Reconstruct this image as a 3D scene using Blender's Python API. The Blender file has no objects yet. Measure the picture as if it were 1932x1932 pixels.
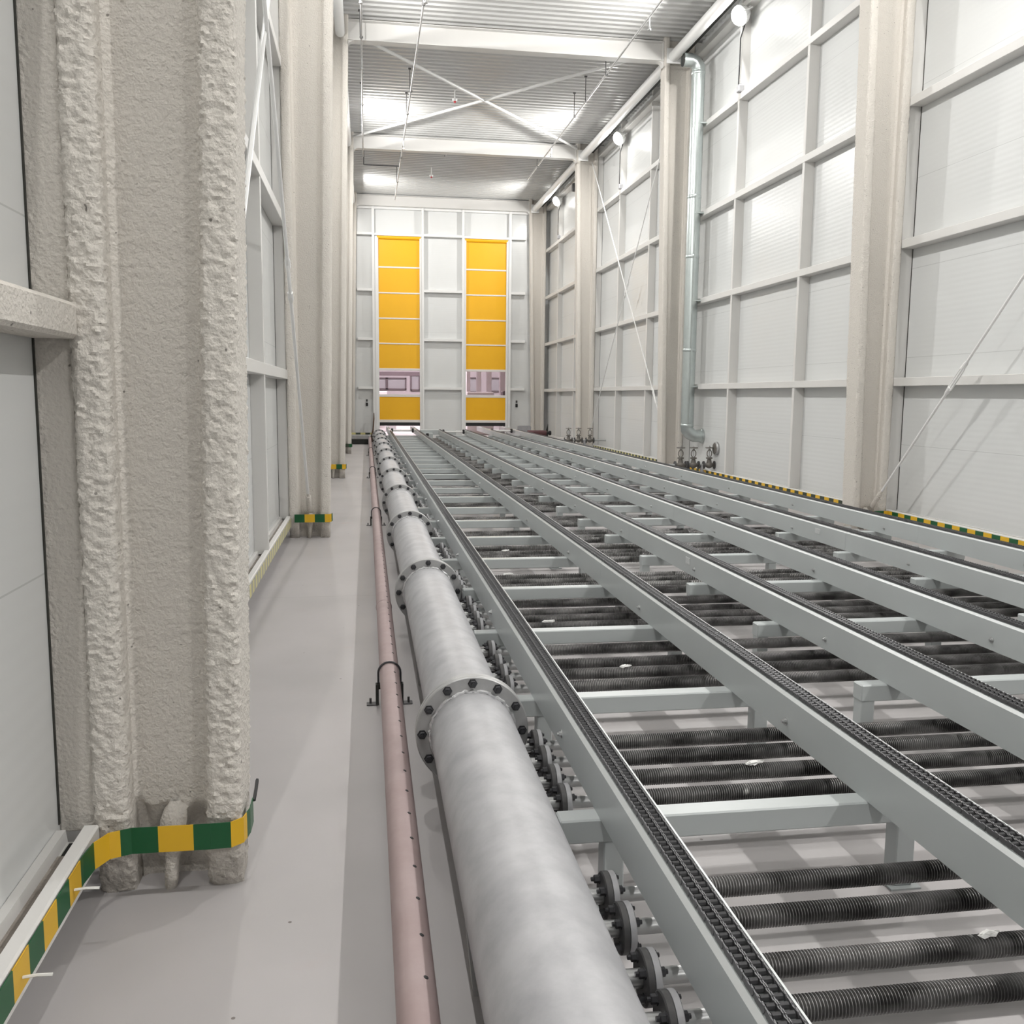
import bpy, math, random
from math import sin, cos, pi, radians, sqrt, atan2
from mathutils import Vector, Matrix, noise

S = bpy.context.scene
COL = S.collection
random.seed(7)

# ------------------------------------------------------------------ camera
YAW, PITCH, ROLL = 0.156679, 0.125122, 0.009132
_F = Vector((sin(YAW) * cos(PITCH), cos(YAW) * cos(PITCH), -sin(PITCH)))
_R0 = Vector((cos(YAW), -sin(YAW), 0))
_U0 = _R0.cross(_F)
_R = _R0 * cos(ROLL) + _U0 * sin(ROLL)
_U = -_R0 * sin(ROLL) + _U0 * cos(ROLL)
cd = bpy.data.cameras.new('camera')
cam = bpy.data.objects.new('camera', cd)
COL.objects.link(cam)
m = Matrix.Identity(4)
for i in range(3):
    m[i][0], m[i][1], m[i][2] = _R[i], _U[i], -_F[i]
m.translation = (0, 0, 1.6)
cam.matrix_world = m
cd.sensor_width = 36.0
cd.lens = 1740.0 / 1932.0 * 36.0
cd.clip_start, cd.clip_end = 0.05, 200
S.camera = cam

# ------------------------------------------------------------------ world, exposure
w = bpy.data.worlds.new('world')
S.world = w
w.use_nodes = True
w.node_tree.nodes['Background'].inputs[0].default_value = (0.85, 0.88, 0.92, 1)
w.node_tree.nodes['Background'].inputs[1].default_value = 0.15
S.view_settings.view_transform = 'Standard'
S.view_settings.look = 'None'
S.view_settings.gamma = 1.0
S.view_settings.use_curve_mapping = False
S.view_settings.exposure = 0.0
LAMP_W = 235.0      # main beam of one floodlight
LAMP_GLOW = 5.0    # stray light round the lens
HALL_W = 620.0  # power of each added light in the hall beyond

# ------------------------------------------------------------------ dimensions
FY = [3.05, 10.55, 18.05, 25.55, 33.05]     # frame positions along the hall
XL, XR = -0.97, 6.47                        # wall panel planes
GL, GR = -0.85, 6.31                        # inner faces of the wall framing
YN, YF = -11.95, 33.12                       # near and far wall
ZC = 8.42                                   # roof deck


# ------------------------------------------------------------------ materials
def mat(name, col, rough=0.5, metal=0.0, bump=None, var=None, spec=0.5, emit=None, coat=0.0):
    mt = bpy.data.materials.new(name)
    mt.use_nodes = True
    nt = mt.node_tree
    b = nt.nodes['Principled BSDF']
    b.inputs['Base Color'].default_value = (*col, 1)
    b.inputs['Roughness'].default_value = rough
    b.inputs['Metallic'].default_value = metal
    b.inputs['Specular IOR Level'].default_value = spec
    if coat:
        b.inputs['Coat Weight'].default_value = coat
        b.inputs['Coat Roughness'].default_value = 0.2
    if emit:
        b.inputs['Emission Color'].default_value = (*emit[0], 1)
        b.inputs['Emission Strength'].default_value = emit[1]
    if var or bump:
        tc = nt.nodes.new('ShaderNodeTexCoord')
    if var:      # (scale, amount, second colour[, stretch])
        mp = nt.nodes.new('ShaderNodeMapping')
        if len(var) > 3:
            mp.inputs['Scale'].default_value = var[3]
        nz = nt.nodes.new('ShaderNodeTexNoise')
        nz.inputs['Scale'].default_value = var[0]
        nz.inputs['Detail'].default_value = 6
        nz.inputs['Roughness'].default_value = 0.65
        rp = nt.nodes.new('ShaderNodeMapRange')
        rp.inputs[1].default_value = 0.35
        rp.inputs[2].default_value = 0.68
        rp.inputs[4].default_value = var[1]
        mx = nt.nodes.new('ShaderNodeMix')
        mx.data_type = 'RGBA'
        mx.inputs[6].default_value = (*col, 1)
        mx.inputs[7].default_value = (*var[2], 1)
        nt.links.new(tc.outputs['Object'], mp.inputs[0])
        nt.links.new(mp.outputs[0], nz.inputs['Vector'])
        nt.links.new(nz.outputs['Fac'], rp.inputs[0])
        nt.links.new(rp.outputs[0], mx.inputs[0])
        nt.links.new(mx.outputs[2], b.inputs['Base Color'])
    if bump:     # list of (scale, strength, distance)
        prev = None
        for sc, st, dist in bump:
            nz = nt.nodes.new('ShaderNodeTexNoise')
            nz.inputs['Scale'].default_value = sc
            nz.inputs['Detail'].default_value = 4
            bp = nt.nodes.new('ShaderNodeBump')
            bp.inputs['Strength'].default_value = st
            bp.inputs['Distance'].default_value = dist
            nt.links.new(tc.outputs['Object'], nz.inputs['Vector'])
            nt.links.new(nz.outputs['Fac'], bp.inputs['Height'])
            if prev:
                nt.links.new(prev.outputs[0], bp.inputs['Normal'])
            prev = bp
        nt.links.new(prev.outputs[0], b.inputs['Normal'])
    return mt


M = {}
M['white_paint'] = mat('white_steel_paint', (0.68, 0.67, 0.65), 0.45, bump=[(60, 0.08, 0.003)])
M['white_smooth'] = mat('white_smooth_paint', (0.78, 0.78, 0.77), 0.4)
M['grey_paint'] = mat('grey_conveyor_paint', (0.45, 0.48, 0.48), 0.33, var=(2.2, 0.35, (0.50, 0.525, 0.525)), bump=[(3, 0.06, 0.02)])
M['grey_edge'] = mat('bright_edge_steel', (0.62, 0.64, 0.64), 0.35, metal=0.2)
M['galv'] = mat('galvanised_steel', (0.37, 0.37, 0.385), 0.5, metal=0.25, var=(7, 0.9, (0.49, 0.49, 0.505)), bump=[(25, 0.06, 0.004)])
M['galv_flange'] = mat('galvanised_flange', (0.40, 0.40, 0.40), 0.45, metal=0.5, var=(14, 0.5, (0.52, 0.52, 0.52)))
M['weld'] = mat('silver_weld_bead', (0.75, 0.75, 0.76), 0.3, metal=0.8, bump=[(70, 0.6, 0.01)])
M['bright_steel'] = mat('bright_zinc_steel', (0.58, 0.59, 0.59), 0.34, metal=0.8, var=(9, 0.6, (0.42, 0.42, 0.42)))
M['duct'] = mat('galvanised_duct_sheet', (0.55, 0.60, 0.59), 0.3, metal=0.85, var=(10, 0.5, (0.48, 0.52, 0.52)))
M['dark_steel'] = mat('dark_forged_steel', (0.085, 0.085, 0.088), 0.5, metal=0.5, var=(20, 0.5, (0.16, 0.155, 0.15)))
M['bolt'] = mat('black_bolt', (0.06, 0.06, 0.065), 0.42, metal=0.6)
M['valve'] = mat('grey_brown_cast_iron', (0.16, 0.15, 0.135), 0.55, metal=0.4, var=(12, 0.5, (0.24, 0.22, 0.2)))
M['rubber'] = mat('black_rubber', (0.015, 0.015, 0.016), 0.6)
M['black'] = mat('black_box', (0.02, 0.021, 0.018), 0.7)
M['chain'] = mat('oiled_chain_steel', (0.075, 0.075, 0.078), 0.38, metal=0.75)
M['chain_plate'] = mat('oiled_chain_plate', (0.15, 0.15, 0.155), 0.4, metal=0.75)
M['pink'] = mat('faded_red_primer', (0.325, 0.245, 0.24), 0.6, var=(5, 0.7, (0.39, 0.31, 0.305)), bump=[(45, 0.15, 0.003)])
M['maroon'] = mat('dark_red_primer', (0.115, 0.045, 0.05), 0.55)
M['red'] = mat('red_sensor_ring', (0.5, 0.03, 0.04), 0.5)
M['scrap'] = mat('white_plaster_scrap', (0.85, 0.85, 0.83), 0.7)
M['dirt_steel'] = mat('rusty_brown_cable', (0.10, 0.06, 0.04), 0.8)
M['yellow'] = mat('yellow_door_fabric', (0.88, 0.465, 0.008), 0.45, var=(1.2, 0.25, (0.83, 0.42, 0.007)))
M['alu'] = mat('aluminium_strip', (0.80, 0.76, 0.72), 0.4, metal=0.2)
M['tape_y'] = mat('yellow_tape', (0.72, 0.43, 0.02), 0.4)
M['tape_g'] = mat('green_tape', (0.005, 0.09, 0.028), 0.4)
M['tape_fy'] = mat('faded_yellow_tape', (0.60, 0.55, 0.25), 0.5)
M['tape_fg'] = mat('faded_grey_tape', (0.34, 0.34, 0.30), 0.5)
M['tape_k'] = mat('dark_tape', (0.035, 0.05, 0.03), 0.5)
M['zip'] = mat('white_nylon', (0.8, 0.8, 0.78), 0.4)
M['dust'] = mat('dusty_channel_bed', (0.36, 0.325, 0.29), 0.9, var=(9, 0.8, (0.22, 0.195, 0.17)), bump=[(60, 0.5, 0.01)])
M['dark_wall'] = mat('bounce_cut_wall', (0.12, 0.12, 0.12), 0.7)
M['seal'] = mat('dark_panel_gap', (0.035, 0.035, 0.03), 0.8)
M['lamp_glass'] = mat('lamp_diffuser', (1, 1, 1), 0.4, emit=((1.0, 0.98, 0.93), 14.0))
M['hall_fill_strip'] = mat('fill_strip_glow', (1, 1, 1), 0.4, emit=((1.0, 0.93, 0.95), 9.0))
M['mauve'] = mat('hall_mauve_wall', (0.50, 0.45, 0.47), 0.6)
M['mauve_dark'] = mat('hall_dark_frame', (0.12, 0.09, 0.10), 0.6)
M['hall_pane'] = mat('hall_grey_pane', (0.38, 0.37, 0.39), 0.3)
M['hall_white'] = mat('hall_white', (0.78, 0.72, 0.74), 0.5)


def glass_mat():
    mt = bpy.data.materials.new('clear_vinyl')
    mt.use_nodes = True
    nt = mt.node_tree
    nt.nodes.clear()
    o = nt.nodes.new('ShaderNodeOutputMaterial')
    mx = nt.nodes.new('ShaderNodeMixShader')
    tr = nt.nodes.new('ShaderNodeBsdfTransparent')
    gl = nt.nodes.new('ShaderNodeBsdfGlossy')
    gl.inputs['Roughness'].default_value = 0.08
    tr.inputs[0].default_value = (0.96, 0.94, 0.95, 1)
    mx.inputs[0].default_value = 0.05
    nt.links.new(tr.outputs[0], mx.inputs[1])
    nt.links.new(gl.outputs[0], mx.inputs[2])
    nt.links.new(mx.outputs[0], o.inputs[0])
    return mt


M['vinyl'] = glass_mat()


def spray_mat():
    """rough spray-on fireproofing: off-white, pocked, with a few dark specks and grime and painted recess shade near the foot"""
    mt = mat('sprayed_fireproofing', (0.66, 0.625, 0.575), 0.85, spec=0.25)
    nt = mt.node_tree
    b = nt.nodes['Principled BSDF']
    tc = nt.nodes.new('ShaderNodeTexCoord')
    geo = nt.nodes.new('ShaderNodeNewGeometry')
    n1 = nt.nodes.new('ShaderNodeTexNoise')
    n1.inputs['Scale'].default_value = 75
    n1.inputs['Detail'].default_value = 5
    n2 = nt.nodes.new('ShaderNodeTexNoise')
    n2.inputs['Scale'].default_value = 14
    n2.inputs['Detail'].default_value = 3
    ad = nt.nodes.new('ShaderNodeMath')
    ad.operation = 'MULTIPLY_ADD'
    ad.inputs[1].default_value = 1.4
    bp = nt.nodes.new('ShaderNodeBump')
    bp.inputs['Strength'].default_value = 0.85
    bp.inputs['Distance'].default_value = 0.008
    sp = nt.nodes.new('ShaderNodeTexNoise')
    sp.inputs['Scale'].default_value = 42
    sp.inputs['Detail'].default_value = 1
    st = nt.nodes.new('ShaderNodeMapRange')
    st.inputs[1].default_value = 0.245
    st.inputs[2].default_value = 0.205
    st.inputs[4].default_value = 0.75
    mx = nt.nodes.new('ShaderNodeMix')
    mx.data_type = 'RGBA'
    mx.inputs[6].default_value = (0.66, 0.625, 0.575, 1)
    mx.inputs[7].default_value = (0.10, 0.09, 0.08, 1)
    # foot darkening: grime plus painted-in recess shade, blotched by height
    sx = nt.nodes.new('ShaderNodeSeparateXYZ')
    gr = nt.nodes.new('ShaderNodeMapRange')
    gr.inputs[1].default_value = 0.42
    gr.inputs[2].default_value = 0.0
    gr.inputs[4].default_value = 1.0
    gn = nt.nodes.new('ShaderNodeTexNoise')
    gn.inputs['Scale'].default_value = 7
    gn.inputs['Detail'].default_value = 6
    gm = nt.nodes.new('ShaderNodeMath')
    gm.operation = 'MULTIPLY'
    g2 = nt.nodes.new('ShaderNodeMapRange')
    g2.inputs[1].default_value = 0.22
    g2.inputs[2].default_value = 0.6
    g2.inputs[4].default_value = 0.62
    m2 = nt.nodes.new('ShaderNodeMix')
    m2.data_type = 'RGBA'
    m2.inputs[7].default_value = (0.16, 0.14, 0.12, 1)
    L = nt.links.new
    for n in (n1, n2, sp, gn):
        L(geo.outputs['Position'], n.inputs['Vector'])
    L(n1.outputs['Fac'], ad.inputs[0])
    L(n2.outputs['Fac'], ad.inputs[2])
    L(ad.outputs[0], bp.inputs['Height'])
    L(bp.outputs[0], b.inputs['Normal'])
    L(sp.outputs['Fac'], st.inputs[0])
    L(st.outputs[0], mx.inputs[0])
    L(geo.outputs['Position'], sx.inputs[0])
    L(sx.outputs[2], gr.inputs[0])
    L(gr.outputs[0], gm.inputs[0])
    L(gn.outputs['Fac'], gm.inputs[1])
    L(gm.outputs[0], g2.inputs[0])
    L(g2.outputs[0], m2.inputs[0])
    L(mx.outputs[2], m2.inputs[6])
    L(m2.outputs[2], b.inputs['Base Color'])
    return mt


M['spray'] = spray_mat()


def panel_mat(name, col, axis_joint=2, period=1.05, phase=0.0, rough=0.27):
    """sandwich wall panel: smooth pale skin, thin joint lines and fine rolled ribs"""
    mt = mat(name, col, rough, spec=0.45)
    nt = mt.node_tree
    b = nt.nodes['Principled BSDF']
    geo = nt.nodes.new('ShaderNodeNewGeometry')
    sx = nt.nodes.new('ShaderNodeSeparateXYZ')
    a = nt.nodes.new('ShaderNodeMath'); a.operation = 'ADD'; a.inputs[1].default_value = phase + 20 * period
    md = nt.nodes.new('ShaderNodeMath'); md.operation = 'MODULO'; md.inputs[1].default_value = period
    lt = nt.nodes.new('ShaderNodeMath'); lt.operation = 'LESS_THAN'; lt.inputs[1].default_value = 0.006
    mx = nt.nodes.new('ShaderNodeMix'); mx.data_type = 'RGBA'
    mx.inputs[6].default_value = (*col, 1)
    mx.inputs[7].default_value = (col[0] * 0.78, col[1] * 0.78, col[2] * 0.78, 1)
    wv = nt.nodes.new('ShaderNodeTexWave')
    wv.wave_type = 'BANDS'
    wv.bands_direction = 'XYZ'[axis_joint]
    wv.inputs['Scale'].default_value = 5.0
    bp = nt.nodes.new('ShaderNodeBump')
    bp.inputs['Strength'].default_value = 0.12
    bp.inputs['Distance'].default_value = 0.004
    L = nt.links.new
    L(geo.outputs['Position'], sx.inputs[0])
    L(sx.outputs[axis_joint], a.inputs[0])
    L(a.outputs[0], md.inputs[0])
    L(md.outputs[0], lt.inputs[0])
    L(lt.outputs[0], mx.inputs[0])
    L(mx.outputs[2], b.inputs['Base Color'])
    L(geo.outputs['Position'], wv.inputs['Vector'])
    L(wv.outputs['Fac'], bp.inputs['Height'])
    L(bp.outputs[0], b.inputs['Normal'])
    return mt


M['panel'] = panel_mat('white_wall_panel', (0.68, 0.69, 0.685), 2, 1.05, 0.0)
M['panel_far'] = panel_mat('white_far_panel', (0.70, 0.71, 0.705), 2, 4.2, 0.4)
M['deck'] = mat('white_roof_deck', (0.60, 0.60, 0.59), 0.28, spec=0.6, metal=0.15)


def floor_mat():
    mt = mat('painted_concrete', (0.52, 0.505, 0.50), 0.42, spec=0.4)
    nt = mt.node_tree
    b = nt.nodes['Principled BSDF']
    geo = nt.nodes.new('ShaderNodeNewGeometry')
    L = nt.links.new
    n1 = nt.nodes.new('ShaderNodeTexNoise'); n1.inputs['Scale'].default_value = 1.3; n1.inputs['Detail'].default_value = 7
    n2 = nt.nodes.new('ShaderNodeTexNoise'); n2.inputs['Scale'].default_value = 0.9; n2.inputs['Detail'].default_value = 2
    r1 = nt.nodes.new('ShaderNodeMapRange'); r1.inputs[1].default_value = 0.35; r1.inputs[2].default_value = 0.7
    mx = nt.nodes.new('ShaderNodeMix'); mx.data_type = 'RGBA'
    mx.inputs[6].default_value = (0.435, 0.415, 0.415, 1)
    mx.inputs[7].default_value = (0.385, 0.37, 0.368, 1)
    # small specks of grit
    v = nt.nodes.new('ShaderNodeTexVoronoi'); v.inputs['Scale'].default_value = 5.5
    ls = nt.nodes.new('ShaderNodeMath'); ls.operation = 'LESS_THAN'; ls.inputs[1].default_value = 0.035
    m2 = nt.nodes.new('ShaderNodeMix'); m2.data_type = 'RGBA'
    m2.inputs[7].default_value = (0.16, 0.14, 0.13, 1)
    # saw-cut joint across the floor
    sx = nt.nodes.new('ShaderNodeSeparateXYZ')
    sb = nt.nodes.new('ShaderNodeMath'); sb.operation = 'ADD'; sb.inputs[1].default_value = 6.0 - 7.35 + 60
    md = nt.nodes.new('ShaderNodeMath'); md.operation = 'MODULO'; md.inputs[1].default_value = 6.0
    lt = nt.nodes.new('ShaderNodeMath'); lt.operation = 'LESS_THAN'; lt.inputs[1].default_value = 0.008
    m3 = nt.nodes.new('ShaderNodeMix'); m3.data_type = 'RGBA'
    m3.inputs[7].default_value = (0.33, 0.32, 0.31, 1)
    # reddish scuffs
    n3 = nt.nodes.new('ShaderNodeTexNoise'); n3.inputs['Scale'].default_value = 2.7; n3.inputs['Detail'].default_value = 8
    r3 = nt.nodes.new('ShaderNodeMapRange'); r3.inputs[1].default_value = 0.66; r3.inputs[2].default_value = 0.78; r3.inputs[4].default_value = 0.5
    m4 = nt.nodes.new('ShaderNodeMix'); m4.data_type = 'RGBA'
    m4.inputs[7].default_value = (0.42, 0.34, 0.33, 1)
    rr = nt.nodes.new('ShaderNodeMapRange'); rr.inputs[3].default_value = 0.34; rr.inputs[4].default_value = 0.52
    for n in (n1, n2, n3, v):
        L(geo.outputs['Position'], n.inputs['Vector'])
    L(n1.outputs['Fac'], r1.inputs[0]); L(r1.outputs[0], mx.inputs[0])
    L(v.outputs['Distance'], ls.inputs[0]); L(ls.outputs[0], m2.inputs[0]); L(mx.outputs[2], m2.inputs[6])
    L(geo.outputs['Position'], sx.inputs[0]); L(sx.outputs[1], sb.inputs[0]); L(sb.outputs[0], md.inputs[0]); L(md.outputs[0], lt.inputs[0])
    L(lt.outputs[0], m3.inputs[0]); L(m2.outputs[2], m3.inputs[6])
    L(n3.outputs['Fac'], r3.inputs[0]); L(r3.outputs[0], m4.inputs[0]); L(m3.outputs[2], m4.inputs[6])
    L(m4.outputs[2], b.inputs['Base Color'])
    L(n2.outputs['Fac'], rr.inputs[0]); L(rr.outputs[0], b.inputs['Roughness'])
    return mt


M['floor'] = floor_mat()


def fin_mat():
    """dark rolled fins: patchy grey tone, and small dented spots where bare metal shows"""
    mt = mat('dark_steel_fins', (0.085, 0.083, 0.082), 0.36, metal=0.55)
    nt = mt.node_tree
    b = nt.nodes['Principled BSDF']
    geo = nt.nodes.new('ShaderNodeNewGeometry')
    L = nt.links.new
    mp = nt.nodes.new('ShaderNodeMapping'); mp.inputs['Scale'].default_value = (3.2, 9, 9)
    n = nt.nodes.new('ShaderNodeTexNoise'); n.inputs['Scale'].default_value = 1.6; n.inputs['Detail'].default_value = 5
    r = nt.nodes.new('ShaderNodeValToRGB')
    r.color_ramp.elements[0].position = 0.38; r.color_ramp.elements[0].color = (0.09, 0.088, 0.086, 1)
    r.color_ramp.elements[1].position = 0.62; r.color_ramp.elements[1].color = (0.31, 0.305, 0.30, 1)
    n2 = nt.nodes.new('ShaderNodeTexNoise'); n2.inputs['Scale'].default_value = 9; n2.inputs['Detail'].default_value = 2
    r2 = nt.nodes.new('ShaderNodeMapRange'); r2.inputs[1].default_value = 0.735; r2.inputs[2].default_value = 0.76
    mx = nt.nodes.new('ShaderNodeMix'); mx.data_type = 'RGBA'
    mx.inputs[7].default_value = (0.62, 0.62, 0.61, 1)
    L(geo.outputs['Position'], mp.inputs[0]); L(mp.outputs[0], n.inputs['Vector']); L(n.outputs['Fac'], r.inputs[0])
    L(geo.outputs['Position'], n2.inputs['Vector']); L(n2.outputs['Fac'], r2.inputs[0])
    L(r.outputs[0], mx.inputs[6]); L(r2.outputs[0], mx.inputs[0]); L(mx.outputs[2], b.inputs['Base Color'])
    return mt


M['fin'] = fin_mat()


# ------------------------------------------------------------------ mesh helpers
class MB:
    def __init__(s):
        s.v, s.f, s.mi = [], [], []

    def add(s, vs, fs, mi=0):
        o = len(s.v)
        s.v += [tuple(p) for p in vs]
        s.f += [tuple(i + o for i in f) for f in fs]
        s.mi += [mi] * len(fs)
        return s

    def box(s, x0, x1, y0, y1, z0, z1, mi=0):
        return s.add([(x, y, z) for x in (x0, x1) for y in (y0, y1) for z in (z0, z1)],
                     [(0, 1, 3, 2), (4, 6, 7, 5), (0, 4, 5, 1), (2, 3, 7, 6), (0, 2, 6, 4), (1, 5, 7, 3)], mi)

    def bbox(s, x0, x1, y0, y1, z0, z1, c=0.004, mi=0):
        """box with chamfered edges"""
        vs, idx = [], {}
        X, Y, Z = (x0, x1), (y0, y1), (z0, z1)
        for i in (0, 1):
            for j in (0, 1):
                for k in (0, 1):
                    sx, sy, sz = (c if i == 0 else -c), (c if j == 0 else -c), (c if k == 0 else -c)
                    for a, p in enumerate(((X[i], Y[j] + sy, Z[k] + sz), (X[i] + sx, Y[j], Z[k] + sz), (X[i] + sx, Y[j] + sy, Z[k]))):
                        idx[i, j, k, a] = len(vs)
                        vs.append(p)
        g = lambda *t: idx[t]
        fs = []
        for i in (0, 1):
            q = [g(i, 0, 0, 0), g(i, 0, 1, 0), g(i, 1, 1, 0), g(i, 1, 0, 0)]
            fs.append(q if i == 0 else q[::-1])
            q = [g(0, i, 0, 1), g(1, i, 0, 1), g(1, i, 1, 1), g(0, i, 1, 1)]
            fs.append(q if i == 0 else q[::-1])
            q = [g(0, 0, i, 2), g(0, 1, i, 2), g(1, 1, i, 2), g(1, 0, i, 2)]
            fs.append(q if i == 0 else q[::-1])
        for a in (0, 1):
            for bb in (0, 1):
                fs.append([g(0, a, bb, 1), g(1, a, bb, 1), g(1, a, bb, 2), g(0, a, bb, 2)])
                fs.append([g(a, 0, bb, 0), g(a, 1, bb, 0), g(a, 1, bb, 2), g(a, 0, bb, 2)])
                fs.append([g(a, bb, 0, 0), g(a, bb, 1, 0), g(a, bb, 1, 1), g(a, bb, 0, 1)])
                for d in (0, 1):
                    fs.append([g(a, bb, d, 0), g(a, bb, d, 1), g(a, bb, d, 2)])
        return s.add(vs, fs, mi)

    def cyl(s, p0, p1, r0, r1=None, n=20, mi=0, caps=True):
        return s.lathe(p0, p1, [(0, r0), (1, r0 if r1 is None else r1)], n, mi, caps)

    def lathe(s, p0, p1, prof, n=20, mi=0, caps=True, ph=0.0):
        """profile of (t along p0->p1, radius)"""
        p0, p1 = Vector(p0), Vector(p1)
        d = p1 - p0
        z = d.normalized()
        x = z.orthogonal().normalized() if abs(z.z) > 0.9 else Vector((0, 0, 1)).cross(z).normalized()
        y = z.cross(x)
        o = len(s.v)
        for t, r in prof:
            c = p0 + d * t
            for k in range(n):
                a = 2 * pi * k / n + ph
                s.v.append(tuple(c + x * (r * cos(a)) + y * (r * sin(a))))
        m_ = len(prof)
        for i in range(m_ - 1):
            for k in range(n):
                k2 = (k + 1) % n
                s.f.append((o + i * n + k, o + i * n + k2, o + (i + 1) * n + k2, o + (i + 1) * n + k))
                s.mi.append(mi)
        if caps:
            s.f.append(tuple(o + k for k in range(n))[::-1]); s.mi.append(mi)
            s.f.append(tuple(o + (m_ - 1) * n + k for k in range(n))); s.mi.append(mi)
        return s

    def path(s, pts, r, n=10, mi=0, caps=True):
        pts = [Vector(p) for p in pts]
        o = len(s.v)
        ref = None
        for i, p in enumerate(pts):
            t = (pts[min(i + 1, len(pts) - 1)] - pts[max(i - 1, 0)]).normalized()
            if ref is None:
                ref = t.orthogonal().normalized()
            x = (ref - t * ref.dot(t)).normalized()
            ref = x
            y = t.cross(x)
            rr = r[i] if isinstance(r, (list, tuple)) else r
            for k in range(n):
                a = 2 * pi * k / n
                s.v.append(tuple(p + x * (rr * cos(a)) + y * (rr * sin(a))))
        for i in range(len(pts) - 1):
            for k in range(n):
                k2 = (k + 1) % n
                s.f.append((o + i * n + k, o + i * n + k2, o + (i + 1) * n + k2, o + (i + 1) * n + k)); s.mi.append(mi)
        if caps:
            s.f.append(tuple(o + k for k in range(n))[::-1]); s.mi.append(mi)
            s.f.append(tuple(o + (len(pts) - 1) * n + k for k in range(n))); s.mi.append(mi)
        return s

    def torus(s, c, ax, R, r, n=24, k=8, mi=0):
        c, z = Vector(c), Vector(ax).normalized()
        x = z.orthogonal().normalized()
        y = z.cross(x)
        o = len(s.v)
        for i in range(n):
            a = 2 * pi * i / n
            d = x * cos(a) + y * sin(a)
            for j in range(k):
                b = 2 * pi * j / k
                s.v.append(tuple(c + d * (R + r * cos(b)) + z * (r * sin(b))))
        for i in range(n):
            for j in range(k):
                i2, j2 = (i + 1) % n, (j + 1) % k
                s.f.append((o + i * k + j, o + i2 * k + j, o + i2 * k + j2, o + i * k + j2)); s.mi.append(mi)
        return s

    def prism(s, poly, axis, a, b, mi=0):
        """extrude a closed 2-D outline along an axis ('x': (y,z), 'y': (x,z), 'z': (x,y))"""
        n = len(poly)
        mk = {'x': lambda p, t: (t, p[0], p[1]), 'y': lambda p, t: (p[0], t, p[1]), 'z': lambda p, t: (p[0], p[1], t)}[axis]
        vs = [mk(p, a) for p in poly] + [mk(p, b) for p in poly]
        fs = [(i, (i + 1) % n, n + (i + 1) % n, n + i) for i in range(n)] + [tuple(range(n))[::-1], tuple(range(n, 2 * n))]
        return s.add(vs, fs, mi)

    def hexbolt(s, p, ax, r, h, mi=0):
        p, ax = Vector(p), Vector(ax).normalized()
        s.lathe(p, p + ax * h, [(0, r * 1.25), (0.15, r * 1.25), (0.15, r), (0.9, r), (1, r * 0.85)], 6, mi)
        return s.cyl(p + ax * h, p + ax * (h * 1.5), r * 0.5, None, 8, mi)

    def mesh(s, name, mats, off=(0, 0, 0), smooth=True):
        me = bpy.data.meshes.new(name)
        me.from_pydata([(a - off[0], b - off[1], c - off[2]) for a, b, c in s.v], [], s.f)
        mats = mats if isinstance(mats, (list, tuple)) else [mats]
        for mm in mats:
            me.materials.append(M[mm])
        if len(mats) > 1:
            me.polygons.foreach_set('material_index', s.mi)
        import bmesh
        bm = bmesh.new()
        bm.from_mesh(me)
        bmesh.ops.recalc_face_normals(bm, faces=bm.faces)
        bm.to_mesh(me)
        bm.free()
        if smooth:
            me.polygons.foreach_set('use_smooth', [True] * len(me.polygons))
            me.set_sharp_from_angle(angle=radians(34))
        me.update()
        return me

    def build(s, name, mats, parent=None, smooth=True):
        if parent is not None:
            off = Vector(parent.location)
            if parent.parent is not None:
                off = off + parent.parent.location
            loc = (0, 0, 0)
        else:
            xs, ys, zs = zip(*s.v)
            off = ((min(xs) + max(xs)) / 2, (min(ys) + max(ys)) / 2, min(zs))
            loc = off
        o = bpy.data.objects.new(name, s.mesh(name, mats, off, smooth))
        o.location = loc
        COL.objects.link(o)
        if parent is not None:
            o.parent = parent
        return o


def tag(o, label, cat, group=None, kind=None):
    o['label'] = label
    o['category'] = cat
    if group:
        o['group'] = group
    if kind:
        o['kind'] = kind
    return o


def thing(name, label, cat, loc, group=None):
    o = bpy.data.objects.new(name, None)
    o.empty_display_size = 0.1
    o.location = loc
    COL.objects.link(o)
    return tag(o, label, cat, group)


def struct(name, mb, mats, parent=None, smooth=True):
    o = mb.build(name, mats, parent, smooth)
    if parent is None:
        o['kind'] = 'structure'
    return o


def dup(root, loc, label=None):
    r = root.copy()
    COL.objects.link(r)
    r.location = loc
    if label:
        r['label'] = label
    for ch in list(root.children):
        c = ch.copy()
        COL.objects.link(c)
        c.parent = r
        for g in list(ch.children):
            d = g.copy()
            COL.objects.link(d)
            d.parent = c
    return r


ORD = ['first', 'second', 'third', 'fourth', 'fifth', 'sixth', 'seventh', 'eighth', 'ninth', 'tenth']

# ================================================================== SETTING
mb = MB()
mb.box(XL - 0.2, XR + 0.2, YN - 0.2, 34.6, -0.12, 0.0)
struct('floor', mb, 'floor')
struct('wall_left', MB().box(XL - 0.1, XL, YN, YF, 0, ZC + 0.3), 'panel')
struct('wall_right', MB().box(XR, XR + 0.1, YN, YF, 0, ZC + 0.3), 'panel')
struct('wall_near', MB().box(XL - 0.1, XR + 0.1, YN - 0.1, YN, 0, ZC + 0.3), 'dark_wall')  # unseen end wall, coloured dark to cut bounced light

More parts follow.
